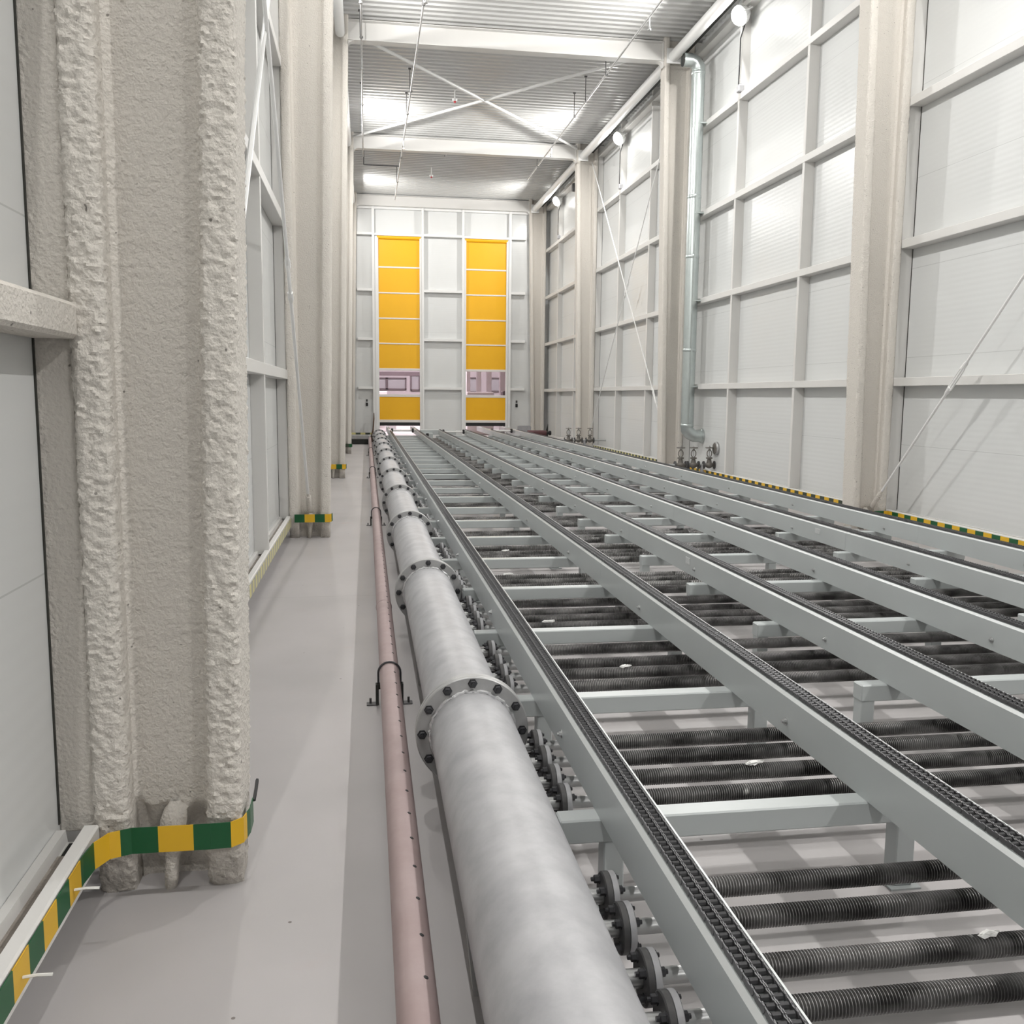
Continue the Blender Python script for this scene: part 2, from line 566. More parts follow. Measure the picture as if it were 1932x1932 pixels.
# roof deck: trapezoidal ribs running across the hall
mb = MB()
prof = []
y = YN
P = 0.2
while y < YF:
    prof += [(y, ZC), (y + 0.125, ZC), (y + 0.145, ZC - 0.028), (y + 0.18, ZC - 0.028), (y + P - 0.002, ZC)]
    y += P
n = len(prof)
vs = [(XL, a, b) for a, b in prof] + [(XR, a, b) for a, b in prof]
mb.add(vs, [(i, i + 1, n + i + 1, n + i) for i in range(n - 1)])
mb.box(XL - 0.1, XR + 0.1, YN, YF, ZC + 0.02, ZC + 0.3)
struct('ceiling', mb, 'deck', smooth=False)

# far wall with two tall doorways
DL, DR = (0.40, 1.94), (3.45, 5.00)
DT, DB = 7.03, 0.52
mb = MB()
for x0, x1 in ((XL - 0.1, DL[0]), (DL[1], DR[0]), (DR[1], XR + 0.1)):
    mb.box(x0, x1, YF, YF + 0.15, 0, ZC + 0.3)
for x0, x1 in (DL, DR):
    mb.box(x0, x1, YF, YF + 0.15, DT, ZC + 0.3)
struct('wall_far', mb, 'panel_far', smooth=False)

# black seal line along panel and column edges is geometry: slim dark strips
def seal(name, x, y0, y1, z0, z1):
    s_ = 1 if x < 2 else -1
    struct(name, MB().box(x, x + s_ * 0.004, y0, y1, z0, z1), 'seal')


# ------------------------------------------------------------------ hall seen beyond the doors
mb = MB()
mb.box(-4, 10, 34.6, 46.2, -0.12, 0.0)
struct('floor_beyond', mb, 'floor')
mb = MB()
mb.box(-4, 10, 46.0, 46.2, 0, 6)
mb.box(-4.2, -4, YF + 0.15, 46.2, 0, 6)
mb.box(10, 10.2, YF + 0.15, 46.2, 0, 6)
struct('wall_beyond', mb, 'mauve')
struct('ceiling_beyond', MB().box(-4, 10, YF + 0.15, 46.0, 6.0, 6.2), 'mauve')
k = 1
for x0, x1, z0, z1 in ((-0.3, 1.0, 1.86, 2.44), (1.0, 1.95, 1.86, 2.44), (2.15, 2.62, 1.82, 2.6), (2.62, 3.6, 1.82, 2.6), (4.6, 5.6, 1.75, 2.5), (5.9, 6.9, 1.8, 2.5)):
    wf = MB()
    t = 0.06
    wf.box(x0, x1, 45.9, 46.0, z0, z0 + t).box(x0, x1, 45.9, 46.0, z1 - t, z1).box(x0, x0 + t, 45.9, 46.0, z0, z1).box(x1 - t, x1, 45.9, 46.0, z0, z1)
    o = struct('window_%d' % k, wf, 'mauve_dark')
    MB().box(x0 + t, x1 - t, 45.96, 45.99, z0 + t, z1 - t).build('pane', 'hall_pane', o)
    k += 1
lb = ['narrow pale column in the hall beyond the right door, leftmost of four', 'pale column in the hall beyond the right door, second from left',
      'pale column in the hall beyond the right door, third from left', 'wide pale column in the hall beyond the right door, rightmost of four']
for i, (x, ww) in enumerate(((4.32, 0.16), (4.78, 0.18), (5.22, 0.2), (5.8, 0.22))):
    o = MB().bbox(x - ww / 2, x + ww / 2, 39.6, 39.95, 0, 6.0, 0.01).build('hall_column', 'hall_white')
    tag(o, lb[i], 'column', 'columns of the hall beyond')
for i, (x0, x1, y, z1, mt, lab) in enumerate(((-0.5, 0.9, 41, 1.75, 'hall_white', 'low white cabinet behind the left door window'),
                                            (1.3, 2.6, 42, 1.6, 'hall_white', 'low pale cabinet right of centre behind the left door window'),
                                            (4.1, 5.2, 38, 1.75, 'hall_white', 'low pale machine cabinet behind the right door window'),
                                            (5.5, 6.1, 37.5, 1.8, 'mauve_dark', 'dark cabinet at right edge behind the right door window'))):
    t = thing('machine_cabinet', lab, 'cabinet', ((x0 + x1) / 2, y, 0))
    MB().bbox(x0, x1, y, y + 0.5, 0, z1, 0.02).build('body', mt, t)
    MB().bbox(x0 + 0.1, x1 - 0.1, y - 0.03, y, 0.3, z1 - 0.15, 0.008).build('door', mt, t)
    MB().cyl((x1 - 0.2, y - 0.05, 1.0), (x1 - 0.2, y - 0.05, 1.3), 0.015).build('handle', 'mauve_dark', t)
tg = tag(MB().box(-1.5, 3.0, 44.2, 44.5, 2.5, 2.68).build('crane_beam', 'mauve_dark'), 'dark overhead beam seen through the left door window', 'beam')
for i, x in enumerate((0.6, 4.6)):  # added ceiling lights, out of view, that brighten the hall beyond
    t = thing('hall_fill_strip', ('added strip light, out of view, for the hall beyond the left door', 'added strip light, out of view, for the hall beyond the right door')[i], 'lamp', (x, 40.0, 5.9))
    MB().bbox(x - 1.4, x + 1.4, 39.9, 40.1, 5.92, 5.998, 0.01).build('housing', 'hall_white', t)
    MB().bbox(x - 1.35, x + 1.35, 39.93, 40.07, 5.88, 5.92, 0.01).build('tube', 'hall_fill_strip', t)
    ld = bpy.data.lights.new('hall_fill_light', 'AREA')
    ld.shape = 'RECTANGLE'; ld.size = 2.6; ld.size_y = 0.3; ld.energy = HALL_W; ld.color = (1.0, 0.93, 0.95)
    lo = bpy.data.objects.new('hall_fill_light', ld)
    lo.location = (0, 0, -0.03)
    lo.parent = t
    COL.objects.link(lo)

# ================================================================== LAMPS
def floodlight(x, y, side, label):
    s_ = 1 if side == 'R' else -1
    t = thing('floodlight', label, 'lamp', (x, y, 7.9), 'floodlights high on the side walls')
    ax = Vector((-s_ * 0.85, -0.25, -0.5)).normalized()
    c = Vector((x, y, 7.9))
    b = MB()
    b.lathe(c + ax * -0.17, c + ax * 0.0, [(0, 0.07), (0.1, 0.10), (0.5, 0.12), (0.55, 0.15), (0.95, 0.165), (1, 0.16)], 28)
    for k in range(14):
        a = 2 * pi * k / 14
        xx = ax.orthogonal().normalized(); yy = ax.cross(xx)
        d = xx * cos(a) + yy * sin(a)
        b.path([c - ax * 0.15 + d * 0.10, c - ax * 0.02 + d * 0.165], 0.008, 5)
    b.build('housing', 'white_smooth', t)
    MB().lathe(c, c + ax * 0.10, [(0, 0.155), (0.35, 0.148), (0.65, 0.125), (0.88, 0.08), (1, 0.02)], 28).build('lamp_lens', 'lamp_glass', t)
    xw = GR if s_ > 0 else GL
    br = MB()
    xx = Vector((0, 1, 0))
    br.path([c + xx * 0.18, c + xx * 0.18 - ax * 0.2, Vector((xw + s_ * 0.02, y + 0.10, 8.02)), Vector((xw + s_ * 0.02, y - 0.10, 8.02)), c - xx * 0.18 - ax * 0.2, c - xx * 0.18], 0.012, 6)
    br.build('bracket', 'white_smooth', t)
    cb = MB()
    yj = y + 0.14
    cb.path([c - ax * 0.16, c - ax * 0.2 + Vector((0, 0.06, -0.1)), Vector((xw - s_ * 0.03, yj, 7.6)), Vector((xw - s_ * 0.03, yj, 7.2)), Vector((xw - s_ * 0.035, yj, 6.86)), Vector((xw - s_ * 0.03, yj + 0.01, 6.82))], 0.012, 6)
    cb.build('power_cable', 'rubber', t)
    jb = MB()
    jb.bbox(xw - 0.05, xw + 0.05, yj - 0.06, yj + 0.06, 6.735, 6.85, 0.012)
    jb.cyl((xw, yj, 6.85), (xw, yj, 6.875), 0.02)
    jb.build('junction_box', 'galv', t)
    for kind, pw in (('AREA', LAMP_W), ('POINT', LAMP_GLOW)):
        ld = bpy.data.lights.new('floodlight_light', kind)
        ld.energy = pw * (0.6 if y > 30 else 1.0)
        ld.color = (1.0, 0.982, 0.955)
        if kind == 'AREA':
            ld.shape = 'DISK'
            ld.size = 0.16
        else:
            ld.shadow_soft_size = 0.13
        lo = bpy.data.objects.new('floodlight_light', ld)
        lo.location = ax * (0.13 if kind == 'AREA' else 0.27)
        lo.rotation_euler = (Vector((-s_ * 0.90, 0, -0.43))).to_track_quat('-Z', 'Y').to_euler()
        lo.parent = t
        COL.objects.link(lo)


lamp_words = {15.45: 'nearest in view', 22.95: 'in the middle bay', 30.45: 'farthest, by the yellow doors', 7.95: 'just above the top edge of view', 0.45: 'over the camera position', -7.05: 'well behind the camera'}
for y, wd in lamp_words.items():
    floodlight(6.19, y, 'R', 'glowing round floodlight under the right eave, ' + wd)
    floodlight(-0.62, y, 'L', 'round floodlight under the left eave behind the columns, ' + wd)

# ================================================================== SPRAYED COLUMNS
def resample(poly, step):
    out = []
    n_ = len(poly)
    for i in range(n_):
        a, b = Vector(poly[i]), Vector(poly[(i + 1) % n_])
        k_ = max(1, int(round((b - a).length / step)))
        for j in range(k_):
            out.append(a + (b - a) * (j / k_))
    return out


def hprofile(D, bw, tf, tw):
    """half-rounded H outline, u from the wall outward, v along the hall"""
    r = 0.028
    pts = []

    def corner(cx, cy, a0):
        for k in range(4):
            a = a0 + (pi / 2) * k / 3
            pts.append((cx + r * cos(a), cy + r * sin(a)))
    corner(r, -bw + r, pi)
    corner(tf - r, -bw + r, -pi / 2)
    pts.append((tf, -tw - 0.022)); pts.append((tf + 0.022, -tw))
    pts.append((D - tf - 0.022, -tw)); pts.append((D - tf, -tw - 0.022))
    corner(D - tf + r, -bw + r, pi)
    corner(D - r, -bw + r, -pi / 2)
    corner(D - r, bw - r, 0)
    corner(D - tf + r, bw - r, pi / 2)
    pts.append((D - tf, tw + 0.022)); pts.append((D - tf - 0.022, tw))
    pts.append((tf + 0.022, tw)); pts.append((tf, tw + 0.022))
    corner(tf - r, bw - r, 0)
    corner(r, bw - r, pi / 2)
    return pts


def column(side, yc, step, dz, amp, label, zfine=None, top=ZC):
    s_ = 1 if side == 'L' else -1
    u0 = -0.86 if side == 'L' else 6.31
    base = resample(hprofile(0.44, 0.14, 0.105, 0.03), step)
    n_ = len(base)
    nrm = []
    for i in range(n_):
        t_ = base[(i + 1) % n_] - base[i - 1]
        nn = Vector((t_.y, -t_.x))
        nrm.append(nn.normalized() if nn.length > 0 else Vector((0, 0)))
    zs = []
    z = 0.0
    while z < top - 1e-6:
        zs.append(z)
        z += dz if (zfine is None or z < zfine) else 0.12
    zs.append(top)
    b = MB()
    for z in zs:
        grow = 0.02 * z
        ft = 1.0
        if z < 0.27:      # coating thins out to ragged toes at the foot
            ft = 0.62 + 0.38 * (z / 0.27) ** 0.8
        for i in range(n_):
            u, v = base[i]
            nx, ny = nrm[i]
            if u > 0.22:
                u += grow
            q = Vector((u * 1.0, v, z)) + Vector((yc * 3.1, yc, 0))
            d = noise.noise(Vector((q.x * 32, q.y * 32, z * 50 + u * 30))) * amp * 0.55 + noise.noise(Vector((q.x * 62, q.y * 62, z * 92 + u * 40))) * amp * 0.85 + noise.noise(Vector((u * 4, v * 4 + yc, z * 1.6))) * amp * 0.5
            e_ = min(1.0, max(0.0, (abs(v) - 0.05) / 0.07))
            d *= 0.28 + 0.72 * e_ * e_ * (3 - 2 * e_)
            uu, vv = u + nx * d, v * (ft if abs(v) > 0.05 else 1.0) + ny * d
            zr = 0.27 + 0.06 * noise.noise(Vector((u * 14, yc, 3.0)))
            if z < zr and -0.06 < base[i].y < 0:      # the coat is hollowed out low on the web
                vv += min(0.045, (zr - z) * 0.5) + noise.noise(q * 18) * 0.012
            b.v.append((u0 + s_ * uu, yc + vv, z))
    for j in range(len(zs) - 1):
        for i in range(n_):
            i2 = (i + 1) % n_
            b.f.append((j * n_ + i, j * n_ + i2, (j + 1) * n_ + i2, (j + 1) * n_ + i)); b.mi.append(0)
    b.f.append(tuple(range(n_))); b.mi.append(0)
    t = thing('steel_column', label, 'column', (u0 + s_ * 0.22, yc, 0), 'sprayed columns along the hall')
    b.build('sprayed_shaft', 'spray', t)
    # foot stiffener: a drip-shaped fin in front of the web
    st = MB()
    xm = u0 + s_ * 0.225
    prof_ = [(0.0, 0.018), (0.03, 0.022), (0.08, 0.022), (0.12, 0.027), (0.155, 0.036), (0.19, 0.043), (0.22, 0.043), (0.25, 0.036), (0.275, 0.014)]
    k_ = 16
    for z, r in prof_:
        for i in range(k_):
            a = 2 * pi * i / k_
            w_ = 1 + 0.25 * noise.noise(Vector((cos(a) * 3, sin(a) * 3 + yc, z * 22)))
            st.v.append((xm + r * w_ * cos(a) + 0.05 * z - 0.01, yc - 0.080 + min(0.06, z * 0.19) + r * w_ * sin(a), z))
    for j in range(len(prof_) - 1):
        for i in range(k_):
            i2 = (i + 1) % k_
            st.f.append((j * k_ + i, j * k_ + i2, (j + 1) * k_ + i2, (j + 1) * k_ + i)); st.mi.append(0)
    st.build('foot_stiffener', 'spray', t)
    return t


col_words = ['nearest', 'second', 'third', 'fourth', 'last']
column('L', FY[0], 0.008, 0.0085, 0.0082, 'big rough off-white sprayed column in the left foreground', 3.2)
column('L', FY[1], 0.03, 0.035, 0.0065, 'second sprayed white column on the left, beside the grey walkway', 6.2)
column('L', FY[2], 0.05, 0.08, 0.005, 'third sprayed white column on the left wall')
column('L', FY[3], 0.05, 0.1, 0.005, 'fourth slim-looking sprayed column on the left wall')
column('R', FY[0], 0.06, 0.15, 0.005, 'sprayed column on the right wall outside the right edge of view')
column('R', FY[1], 0.025, 0.03, 0.0065, 'nearest sprayed column on the right wall, with a brace rod at its foot', 6.4)
column('R', FY[2], 0.04, 0.06, 0.005, 'sprayed column on the right wall beside the tall galvanised duct')
column('R', FY[3], 0.05, 0.1, 0.005, 'third sprayed column on the right wall, before the yellow doors')
column('L', FY[4] - 0.15, 0.05, 0.12, 0.004, 'sprayed corner column left of the yellow doors')
column('R', FY[4] - 0.15, 0.05, 0.12, 0.004, 'sprayed corner column right of the yellow doors')

# ------------------------------------------------------------------ roof beams
beam_words = ['over the nearest columns', 'over the second pair of columns', 'nearest in view under the ribbed roof', 'second in view, behind the crossing rods', 'farthest, just above the yellow doors']
for i, y in enumerate(FY):
    yy = y if i < 4 else y - 0.15
    t = thing('roof_beam', 'white steel roof beam across the hall, ' + beam_words[i], 'beam', (2.73, yy, 8.02), 'roof beams')
    b = MB()
    x0, x1 = -0.28, 5.72
    b.prism([(yy - 0.11, 8.0), (yy + 0.11, 8.0), (yy + 0.11, 8.014), (yy + 0.005, 8.014), (yy + 0.005, 8.34), (yy + 0.11, 8.34), (yy + 0.11, 8.354), (yy - 0.11, 8.354), (yy - 0.11, 8.34), (yy - 0.005, 8.34), (yy - 0.005, 8.014), (yy - 0.11, 8.014)], 'x', x0, x1)
    b.build('i_beam', 'white_paint', t, False)
    for s_, xc in ((1, x0), (-1, x1)):
        kb = MB()
        pts = [(xc, 8.0), (xc + s_ * 0.14, 8.0)]
        for k in range(6):
            a = pi / 2 * k / 5
            pts.append((xc + s_ * (0.14 - 0.14 * sin(a)) * 1.0, 7.86 + 0.14 * cos(a)))
        kb.prism(pts, 'y', yy - 0.07, yy + 0.07)
        kb.build('knee_bracket', 'white_paint', t)
        MB().box(xc + s_ * 0.02, xc + s_ * 0.034, yy - 0.1, yy - 0.006, 8.014, 8.34).build('end_stiffener', 'white_paint', t)

# ================================================================== WALL FRAMING
GZ = [1.81, 3.43, 5.05, 6.67, 8.12]
row_words = ['lowest', 'second', 'third', 'fourth', 'eave-height']
bay_words = ['bay before the first column', 'bay between first and second columns', 'bay between second and third columns',
             'bay between third and fourth columns', 'last bay by the yellow doors']
BAYS = [(YN, FY[0])] + [(FY[i], FY[i + 1]) for i in range(4)]
for side in 'LR':
    s_ = 1 if side == 'L' else -1
    xf = GL if side == 'L' else GR
    xp = XL if side == 'L' else XR
    sw = 'left' if side == 'L' else 'right'
    for bi, (ya, yb) in enumerate(BAYS):
        y0 = ya + (0.15 if bi else 0.0)
        y1 = yb - 0.13
        for gi, gz in enumerate(GZ):
            h = 0.05
            b = MB()
            x0, x1 = sorted((xf + s_ * 0.006, xp))
            nm = 'spray' if (side == 'L' and bi == 0 and gi == 0) else 'white_paint'
            if nm == 'spray':
                b.bbox(x0, x1 + 0.01, y0, y1, gz - 0.055, gz + 0.05, 0.012)
            else:
                b.bbox(x0, x1, y0, y1, gz - h, gz + h, 0.004)
            o = b.build('wall_girt', nm)
            tag(o, 'white wall girt, %s wall, %s row, %s' % (sw, row_words[gi], bay_words[bi]), 'wall girt', 'wall girts')
        # posts: two within the bay, plus one beside each column
        for pi_, py in enumerate((yb - 2.55 - 2.55, yb - 2.55) if False else (ya + 2.55, ya + 5.1)):
            if side == 'R' and bi == 1 and pi_ == 1:
                continue
            b = MB()
            x0, x1 = sorted((xf, xp))
            b.bbox(x0, x1, py - 0.035, py + 0.035, 0.22, ZC - 0.05, 0.003)
            o = b.build('wall_post', 'white_paint')
            tag(o, 'white wall post, %s wall, %s of two, %s' % (sw, ('nearer', 'farther')[pi_], bay_words[bi]), 'wall post', 'wall posts')
    for fi, fy in enumerate(FY[:4]):
        b = MB()
        x0, x1 = sorted((xf - s_ * 0.012, xp))
        b.bbox(x0, x1, fy - 0.10, fy + 0.10, 0.22, ZC - 0.05, 0.004)
        o = b.build('wall_post', 'spray' if fi == 0 else 'white_paint')
        tag(o, 'wide white wall post right behind the %s column on the %s wall' % (col_words[fi], sw), 'wall post', 'posts behind columns')
        seal('trim_%d' % (1 + fi * 2 + (0 if side == 'L' else 1)), xp, fy - 0.112, fy - 0.10, 0.25, ZC - 0.1)
    # base channel (raised kerb) between the columns
    for bi, (ya, yb) in enumerate(BAYS):
        y0 = ya + (0.16 if bi else 0.0)
        y1 = yb - 0.14
        xo = -0.842 if side == 'L' else 6.30
        rim = 0.042
        pts = [(xo, 0.14), (xo, 0.25), (xo - s_ * 0.006, 0.256), (xo - s_ * rim, 0.256), (xo - s_ * rim, 0.205), (xp + s_ * 0.035, 0.205), (xp + s_ * 0.030, 0.245), (xp + s_ * 0.002, 0.245), (xp + s_ * 0.002, 0.14)]
        b = MB().prism(pts, 'y', y0, y1)
        # dusty bed in the channel
        b2 = MB()
        xa, xb = sorted((xo - s_ * (rim + 0.001), xp + s_ * 0.034))
        b2.box(xa, xb, y0 + 0.02, y1 - 0.10, 0.203, 0.209)
        o = struct('trim_%d' % (20 + bi * 2 + (0 if side == 'L' else 1)), b, 'white_paint', smooth=False)
        b2.build('dust_bed', 'dust', o)
        if bi < 4:
            MB().bbox(xa + 0.008, xb - 0.008, y1 - 0.095, y1 - 0.012, 0.2035, 0.2065, 0.001).build('dark_hole_sheet', 'black', o)  # black sheet standing in for the dark hole at the channel end

# eave tubes and cable trays along the right eave
for i in range(1, 4):
    y0, y1 = FY[i] + 0.16, FY[i + 1] - 0.16
    y1 -= 0.2 if i == 3 else 0
    t = thing('eave_strut', 'white round tube along the right eave, ' + ('nearest, cut by the top of view', 'in the middle bay', 'in the last bay before the doors')[i - 1], 'tube', (5.85, y0, 7.98), 'eave tubes')
    MB().cyl((5.88, y0, 8.07), (5.88, y1, 8.07), 0.10, None, 28).build('tube', 'white_smooth', t)
    for yy in (y0 - 0.012, y1):
        MB().bbox(5.74, 6.02, yy, yy + 0.012, 7.94, 8.22, 0.003).build('end_plate', 'white_smooth', t)
    o = MB().prism([(6.07, 8.17), (6.17, 8.17), (6.17, 8.23), (6.165, 8.23), (6.165, 8.175), (6.075, 8.175), (6.075, 8.23), (6.07, 8.23)], 'y', y0 - 0.05, y1 + 0.05).build('cable_tray', 'black', None, False)
    tag(o, 'black cable tray behind the right eave tube, ' + ('nearest bay in view', 'middle bay', 'last bay')[i - 1], 'cable tray', 'cable trays')
    o = MB().cyl((-0.40, y0, 8.09), (-0.40, y1, 8.09), 0.085, None, 20).build('eave_strut', 'white_smooth')
    tag(o, 'white round tube along the left eave, ' + ('nearest bay in view', 'middle bay', 'last bay before the doors')[i - 1], 'tube', 'eave tubes on the left')

# ------------------------------------------------------------------ brace rods with turnbuckles
def brace(x, ya, za, yb, zb, r, label, tb=0.18):
    a, b = Vector((x, ya, za)), Vector((x, yb, zb))
    t = thing('brace_rod', label, 'brace rod', a, 'wall and roof brace rods')
    MB().cyl(a, b, r, None, 10).build('rod', 'white_smooth', t)
    d = (b - a).normalized()
    c = a.lerp(b, tb)
    tbm = MB()
    side = d.cross(Vector((1, 0, 0))).normalized()
    for s_ in (1, -1):
        tbm.path([c - d * 0.19, c - d * 0.14 + side * s_ * 0.028, c + d * 0.14 + side * s_ * 0.028, c + d * 0.19], 0.011, 6)
    tbm.lathe(c - d * 0.24, c - d * 0.13, [(0, r), (0.3, 0.024), (1, 0.024)], 10)
    tbm.lathe(c + d * 0.24, c + d * 0.13, [(0, r), (0.3, 0.024), (1, 0.024)], 10)
    tbm.build('turnbuckle', 'white_smooth', t)
    e = MB()
    for k in range(7):
        p = a + d * (0.04 + k * 0.028)
        e.torus(p, d, r * 1.25, 0.012, 12, 6)
    e.lathe(a - d * 0.03, a + d * 0.26, [(0, 0.028), (0.5, 0.03), (1, r)], 10)
    e.build('sprayed_end', 'spray', t)
    return t


brace(6.12, 10.40, 0.32, 3.1, 7.85, 0.014, 'long pale brace rod rising from the foot of the nearest right column', 0.2)
brace(6.16, 25.42, 0.35, 18.25, 7.9, 0.012, 'right wall brace rod rising towards the camera in the crossed pair', 0.5)
brace(6.14, 18.20, 0.45, 25.42, 7.9, 0.012, 'right wall brace rod falling towards the camera in the crossed pair', 0.16)
brace(-0.64, 10.42, 0.34, 3.2, 7.75, 0.015, 'left wall brace rod ending at the foot of the second left column', 0.3)
brace(-0.66, 3.2, 0.30, 10.4, 7.75, 0.018, 'left wall brace rod rising from behind the foreground column', 0.62)
for lab, a, b in (('roof brace rod from left front to right back, in the crossed pair', (-0.25, 18.25, 8.26), (5.70, 25.4, 8.26)),
                  ('roof brace rod from right front to left back, in the crossed pair', (5.70, 18.25, 8.27), (-0.25, 25.4, 8.27))):
    t = thing('brace_rod', lab, 'brace rod', a, 'wall and roof brace rods')
    MB().cyl(a, b, 0.032, None, 12).build('rod', 'white_smooth', t)

# ================================================================== FAR WALL FRAME AND DOORS
FG = [1.84, 3.53, 5.21, 7.10]
cells = [((-0.27, 0.24), 'left strip'), ((2.02, 3.42), 'centre strip between the doors'), ((5.10, 5.62), 'right strip')]
for (x0, x1), wd in cells:
    for gi, gz in enumerate(FG):
        o = MB().bbox(x0, x1, YF - 0.15, YF, gz - 0.045, gz + 0.045, 0.004).build('wall_girt', 'white_smooth')
        tag(o, 'white horizontal girt on the far wall, %s row, %s' % (row_words[gi] if gi < 3 else 'top', wd), 'wall girt', 'far wall girts')
for x0, x1, wd in ((0.24, 0.33, 'left of the left yellow door'), (1.955, 2.03, 'right of the left yellow door'), (3.36, 3.44, 'left of the right yellow door'), (5.02, 5.11, 'right of the right yellow door')):
    o = MB().bbox(x0, x1, YF - 0.16, YF, 0.0, 8.0, 0.004).build('wall_post', 'white_smooth')
    tag(o, 'tall white far wall post ' + wd, 'wall post', 'far wall posts')
o = MB().bbox(-0.3, 5.7, YF - 0.13, YF, 7.93, 8.0, 0.004).build('wall_girt', 'white_smooth')
tag(o, 'white horizontal girt along the top of the far wall under the last roof beam', 'wall girt', 'far wall girts')
for x0, x1, wd in ((0.33, 1.955, 'above the left yellow door'), (3.44, 5.02, 'above the right yellow door')):
    o = MB().bbox(x0, x1, YF - 0.16, YF, 7.04, 7.12, 0.004).build('door_lintel', 'white_smooth')
    tag(o, 'white door lintel bar ' + wd, 'lintel')

for di, (x0, x1) in enumerate((DL, DR)):
    yd = YF - 0.06
    t = bpy.data.objects.new('door_%d' % (di + 1), None)
    t.location = ((x0 + x1) / 2, yd, DB)
    COL.objects.link(t)
    t['kind'] = 'structure'
    bounds = [(0.73, 1.53, 'yellow'), (1.62, 2.45, 'vinyl'), (2.53, 3.36, 'yellow'), (3.41, 4.225, 'yellow'), (4.275, 5.095, 'yellow'), (5.145, 5.965, 'yellow'), (6.02, 6.93, 'yellow')]
    for z0, z1, mt in bounds:
        b = MB()
        nx = 14
        for j, z in enumerate((z0, z1)):
            for i in range(nx + 1):
                xx = x0 + 0.05 + (x1 - x0 - 0.1) * i / nx
                b.v.append((xx, yd, z))
        for i in range(nx):
            b.f.append((i, i + 1, nx + 2 + i, nx + 1 + i)); b.mi.append(0)
        o = b.build('window_panel' if mt == 'vinyl' else 'curtain_panel', mt, t, False)
        if mt == 'vinyl':
            o['label'] = 'clear window strip of the roll door'
        so = o.modifiers.new('thick', 'SOLIDIFY')
        so.thickness = 0.004
    for z0, z1 in ((1.53, 1.62), (2.45, 2.53), (3.36, 3.41), (4.225, 4.275), (5.095, 5.145), (5.965, 6.02)):
        MB().bbox(x0 + 0.045, x1 - 0.045, yd - 0.015, yd + 0.015, z0, z1, 0.006).build('stiffening_bar', 'alu', t)
    MB().bbox(x0 + 0.04, x1 - 0.04, yd - 0.03, yd + 0.03, 0.635, 0.73, 0.006).build('bottom_bar', 'alu', t)
    o = MB().bbox(x0 + 0.04, x1 - 0.04, yd - 0.025, yd + 0.025, DB, 0.635, 0.01).build('rubber_seal', 'rubber', t)
    for xa, xb in ((x0 - 0.065, x0 + 0.06), (x1 - 0.06, x1 + 0.015)):
        MB().bbox(xa, xb, yd - 0.07, yd + 0.06, 0.0 if True else DB, 7.03, 0.005).build('guide_rail', 'white_smooth', t)
    MB().cyl((x0 + 0.02, yd - 0.0, 7.0), (x1 - 0.02, yd - 0.0, 7.0), 0.075, None, 20).build('roller', 'yellow', t)
for x, lab in ((0.02, 'small dark switch on the far wall left of the doors'), (5.36, 'small dark switch on the far wall right of the doors')):
    t = thing('wall_switch', lab, 'switch', (x, YF - 0.01, 1.3))
    MB().bbox(x - 0.03, x + 0.03, YF - 0.03, YF, 1.36, 1.44, 0.006).build('lamp_button', 'dark_steel', t)
    MB().bbox(x - 0.04, x + 0.04, YF - 0.04, YF, 1.2, 1.32, 0.008).build('box', 'rubber', t)

# ================================================================== HAZARD TAPES
def ribbon(name, pts, z0, z1, seg, mats, label, parent=None, start=0.0):
    """flat tape along a plan path, in alternating blocks"""
    fine = []
    acc = [0.0]
    P_ = [Vector((*p, 0)) for p in pts]
    for i in range(len(P_) - 1):
        L_ = (P_[i + 1] - P_[i]).length
        k_ = max(1, int(L_ / (seg / 4)))
        for j in range(k_):
            fine.append(P_[i].lerp(P_[i + 1], j / k_))
    fine.append(P_[-1])
    b = MB()
    s_acc = start
    for i in range(len(fine) - 1):
        a, c = fine[i], fine[i + 1]
        L_ = (c - a).length
        mi = int((s_acc + L_ / 2) / seg) % 2
        s_acc += L_
        nn = Vector((-(c - a).y, (c - a).x, 0)).normalized() * 0.0015
        vs = []
        for p in (a, c):
            for off in (-nn, nn):
                vs += [(p.x + off.x, p.y + off.y, z0), (p.x + off.x, p.y + off.y, z1)]
        b.add(vs, [(0, 1, 3, 2), (4, 6, 7, 5), (0, 4, 5, 1), (2, 3, 7, 6), (0, 2, 6, 4), (1, 5, 7, 3)], mi)
    o = b.build(name, mats, parent, False)
    if parent is None:
        tag(o, label, 'hazard tape', 'hazard tapes')
    return o


def arc(cx, cy, r, a0, a1, n_=6):
    return [(cx + r * cos(radians(a0 + (a1 - a0) * k / n_)), cy + r * sin(radians(a0 + (a1 - a0) * k / n_))) for k in range(n_ + 1)]


YG = ['tape_y', 'tape_g']
t = thing('hazard_tape', 'yellow and green tape along the kerb and round the foreground column foot', 'hazard tape', (-0.836, 1.0, 0.18), 'hazard tapes')
ribbon('tape_band', [(-0.836, 0.6), (-0.836, 2.72)] + arc(-0.756, 2.80, 0.08, 180, 90)[0:0] + [(-0.828, 2.80), (-0.80, 2.86), (-0.74, 2.885), (-0.50, 2.882), (-0.44, 2.885), (-0.405, 2.915), (-0.392, 2.98), (-0.392, 3.06)], 0.165, 0.25, 0.104, YG, None, t, 0.085)
for y in (2.22, 2.62):
    MB().path([(-0.832, y, 0.20), (-0.80, y, 0.203), (-0.765, y + 0.002, 0.20)], 0.004, 5).build('zip_tie', 'zip', t)
MB().path([(-0.388, 3.06, 0.24), (-0.386, 3.11, 0.262), (-0.388, 3.16, 0.27)], 0.006, 5).build('loose_end', 'rubber', t)
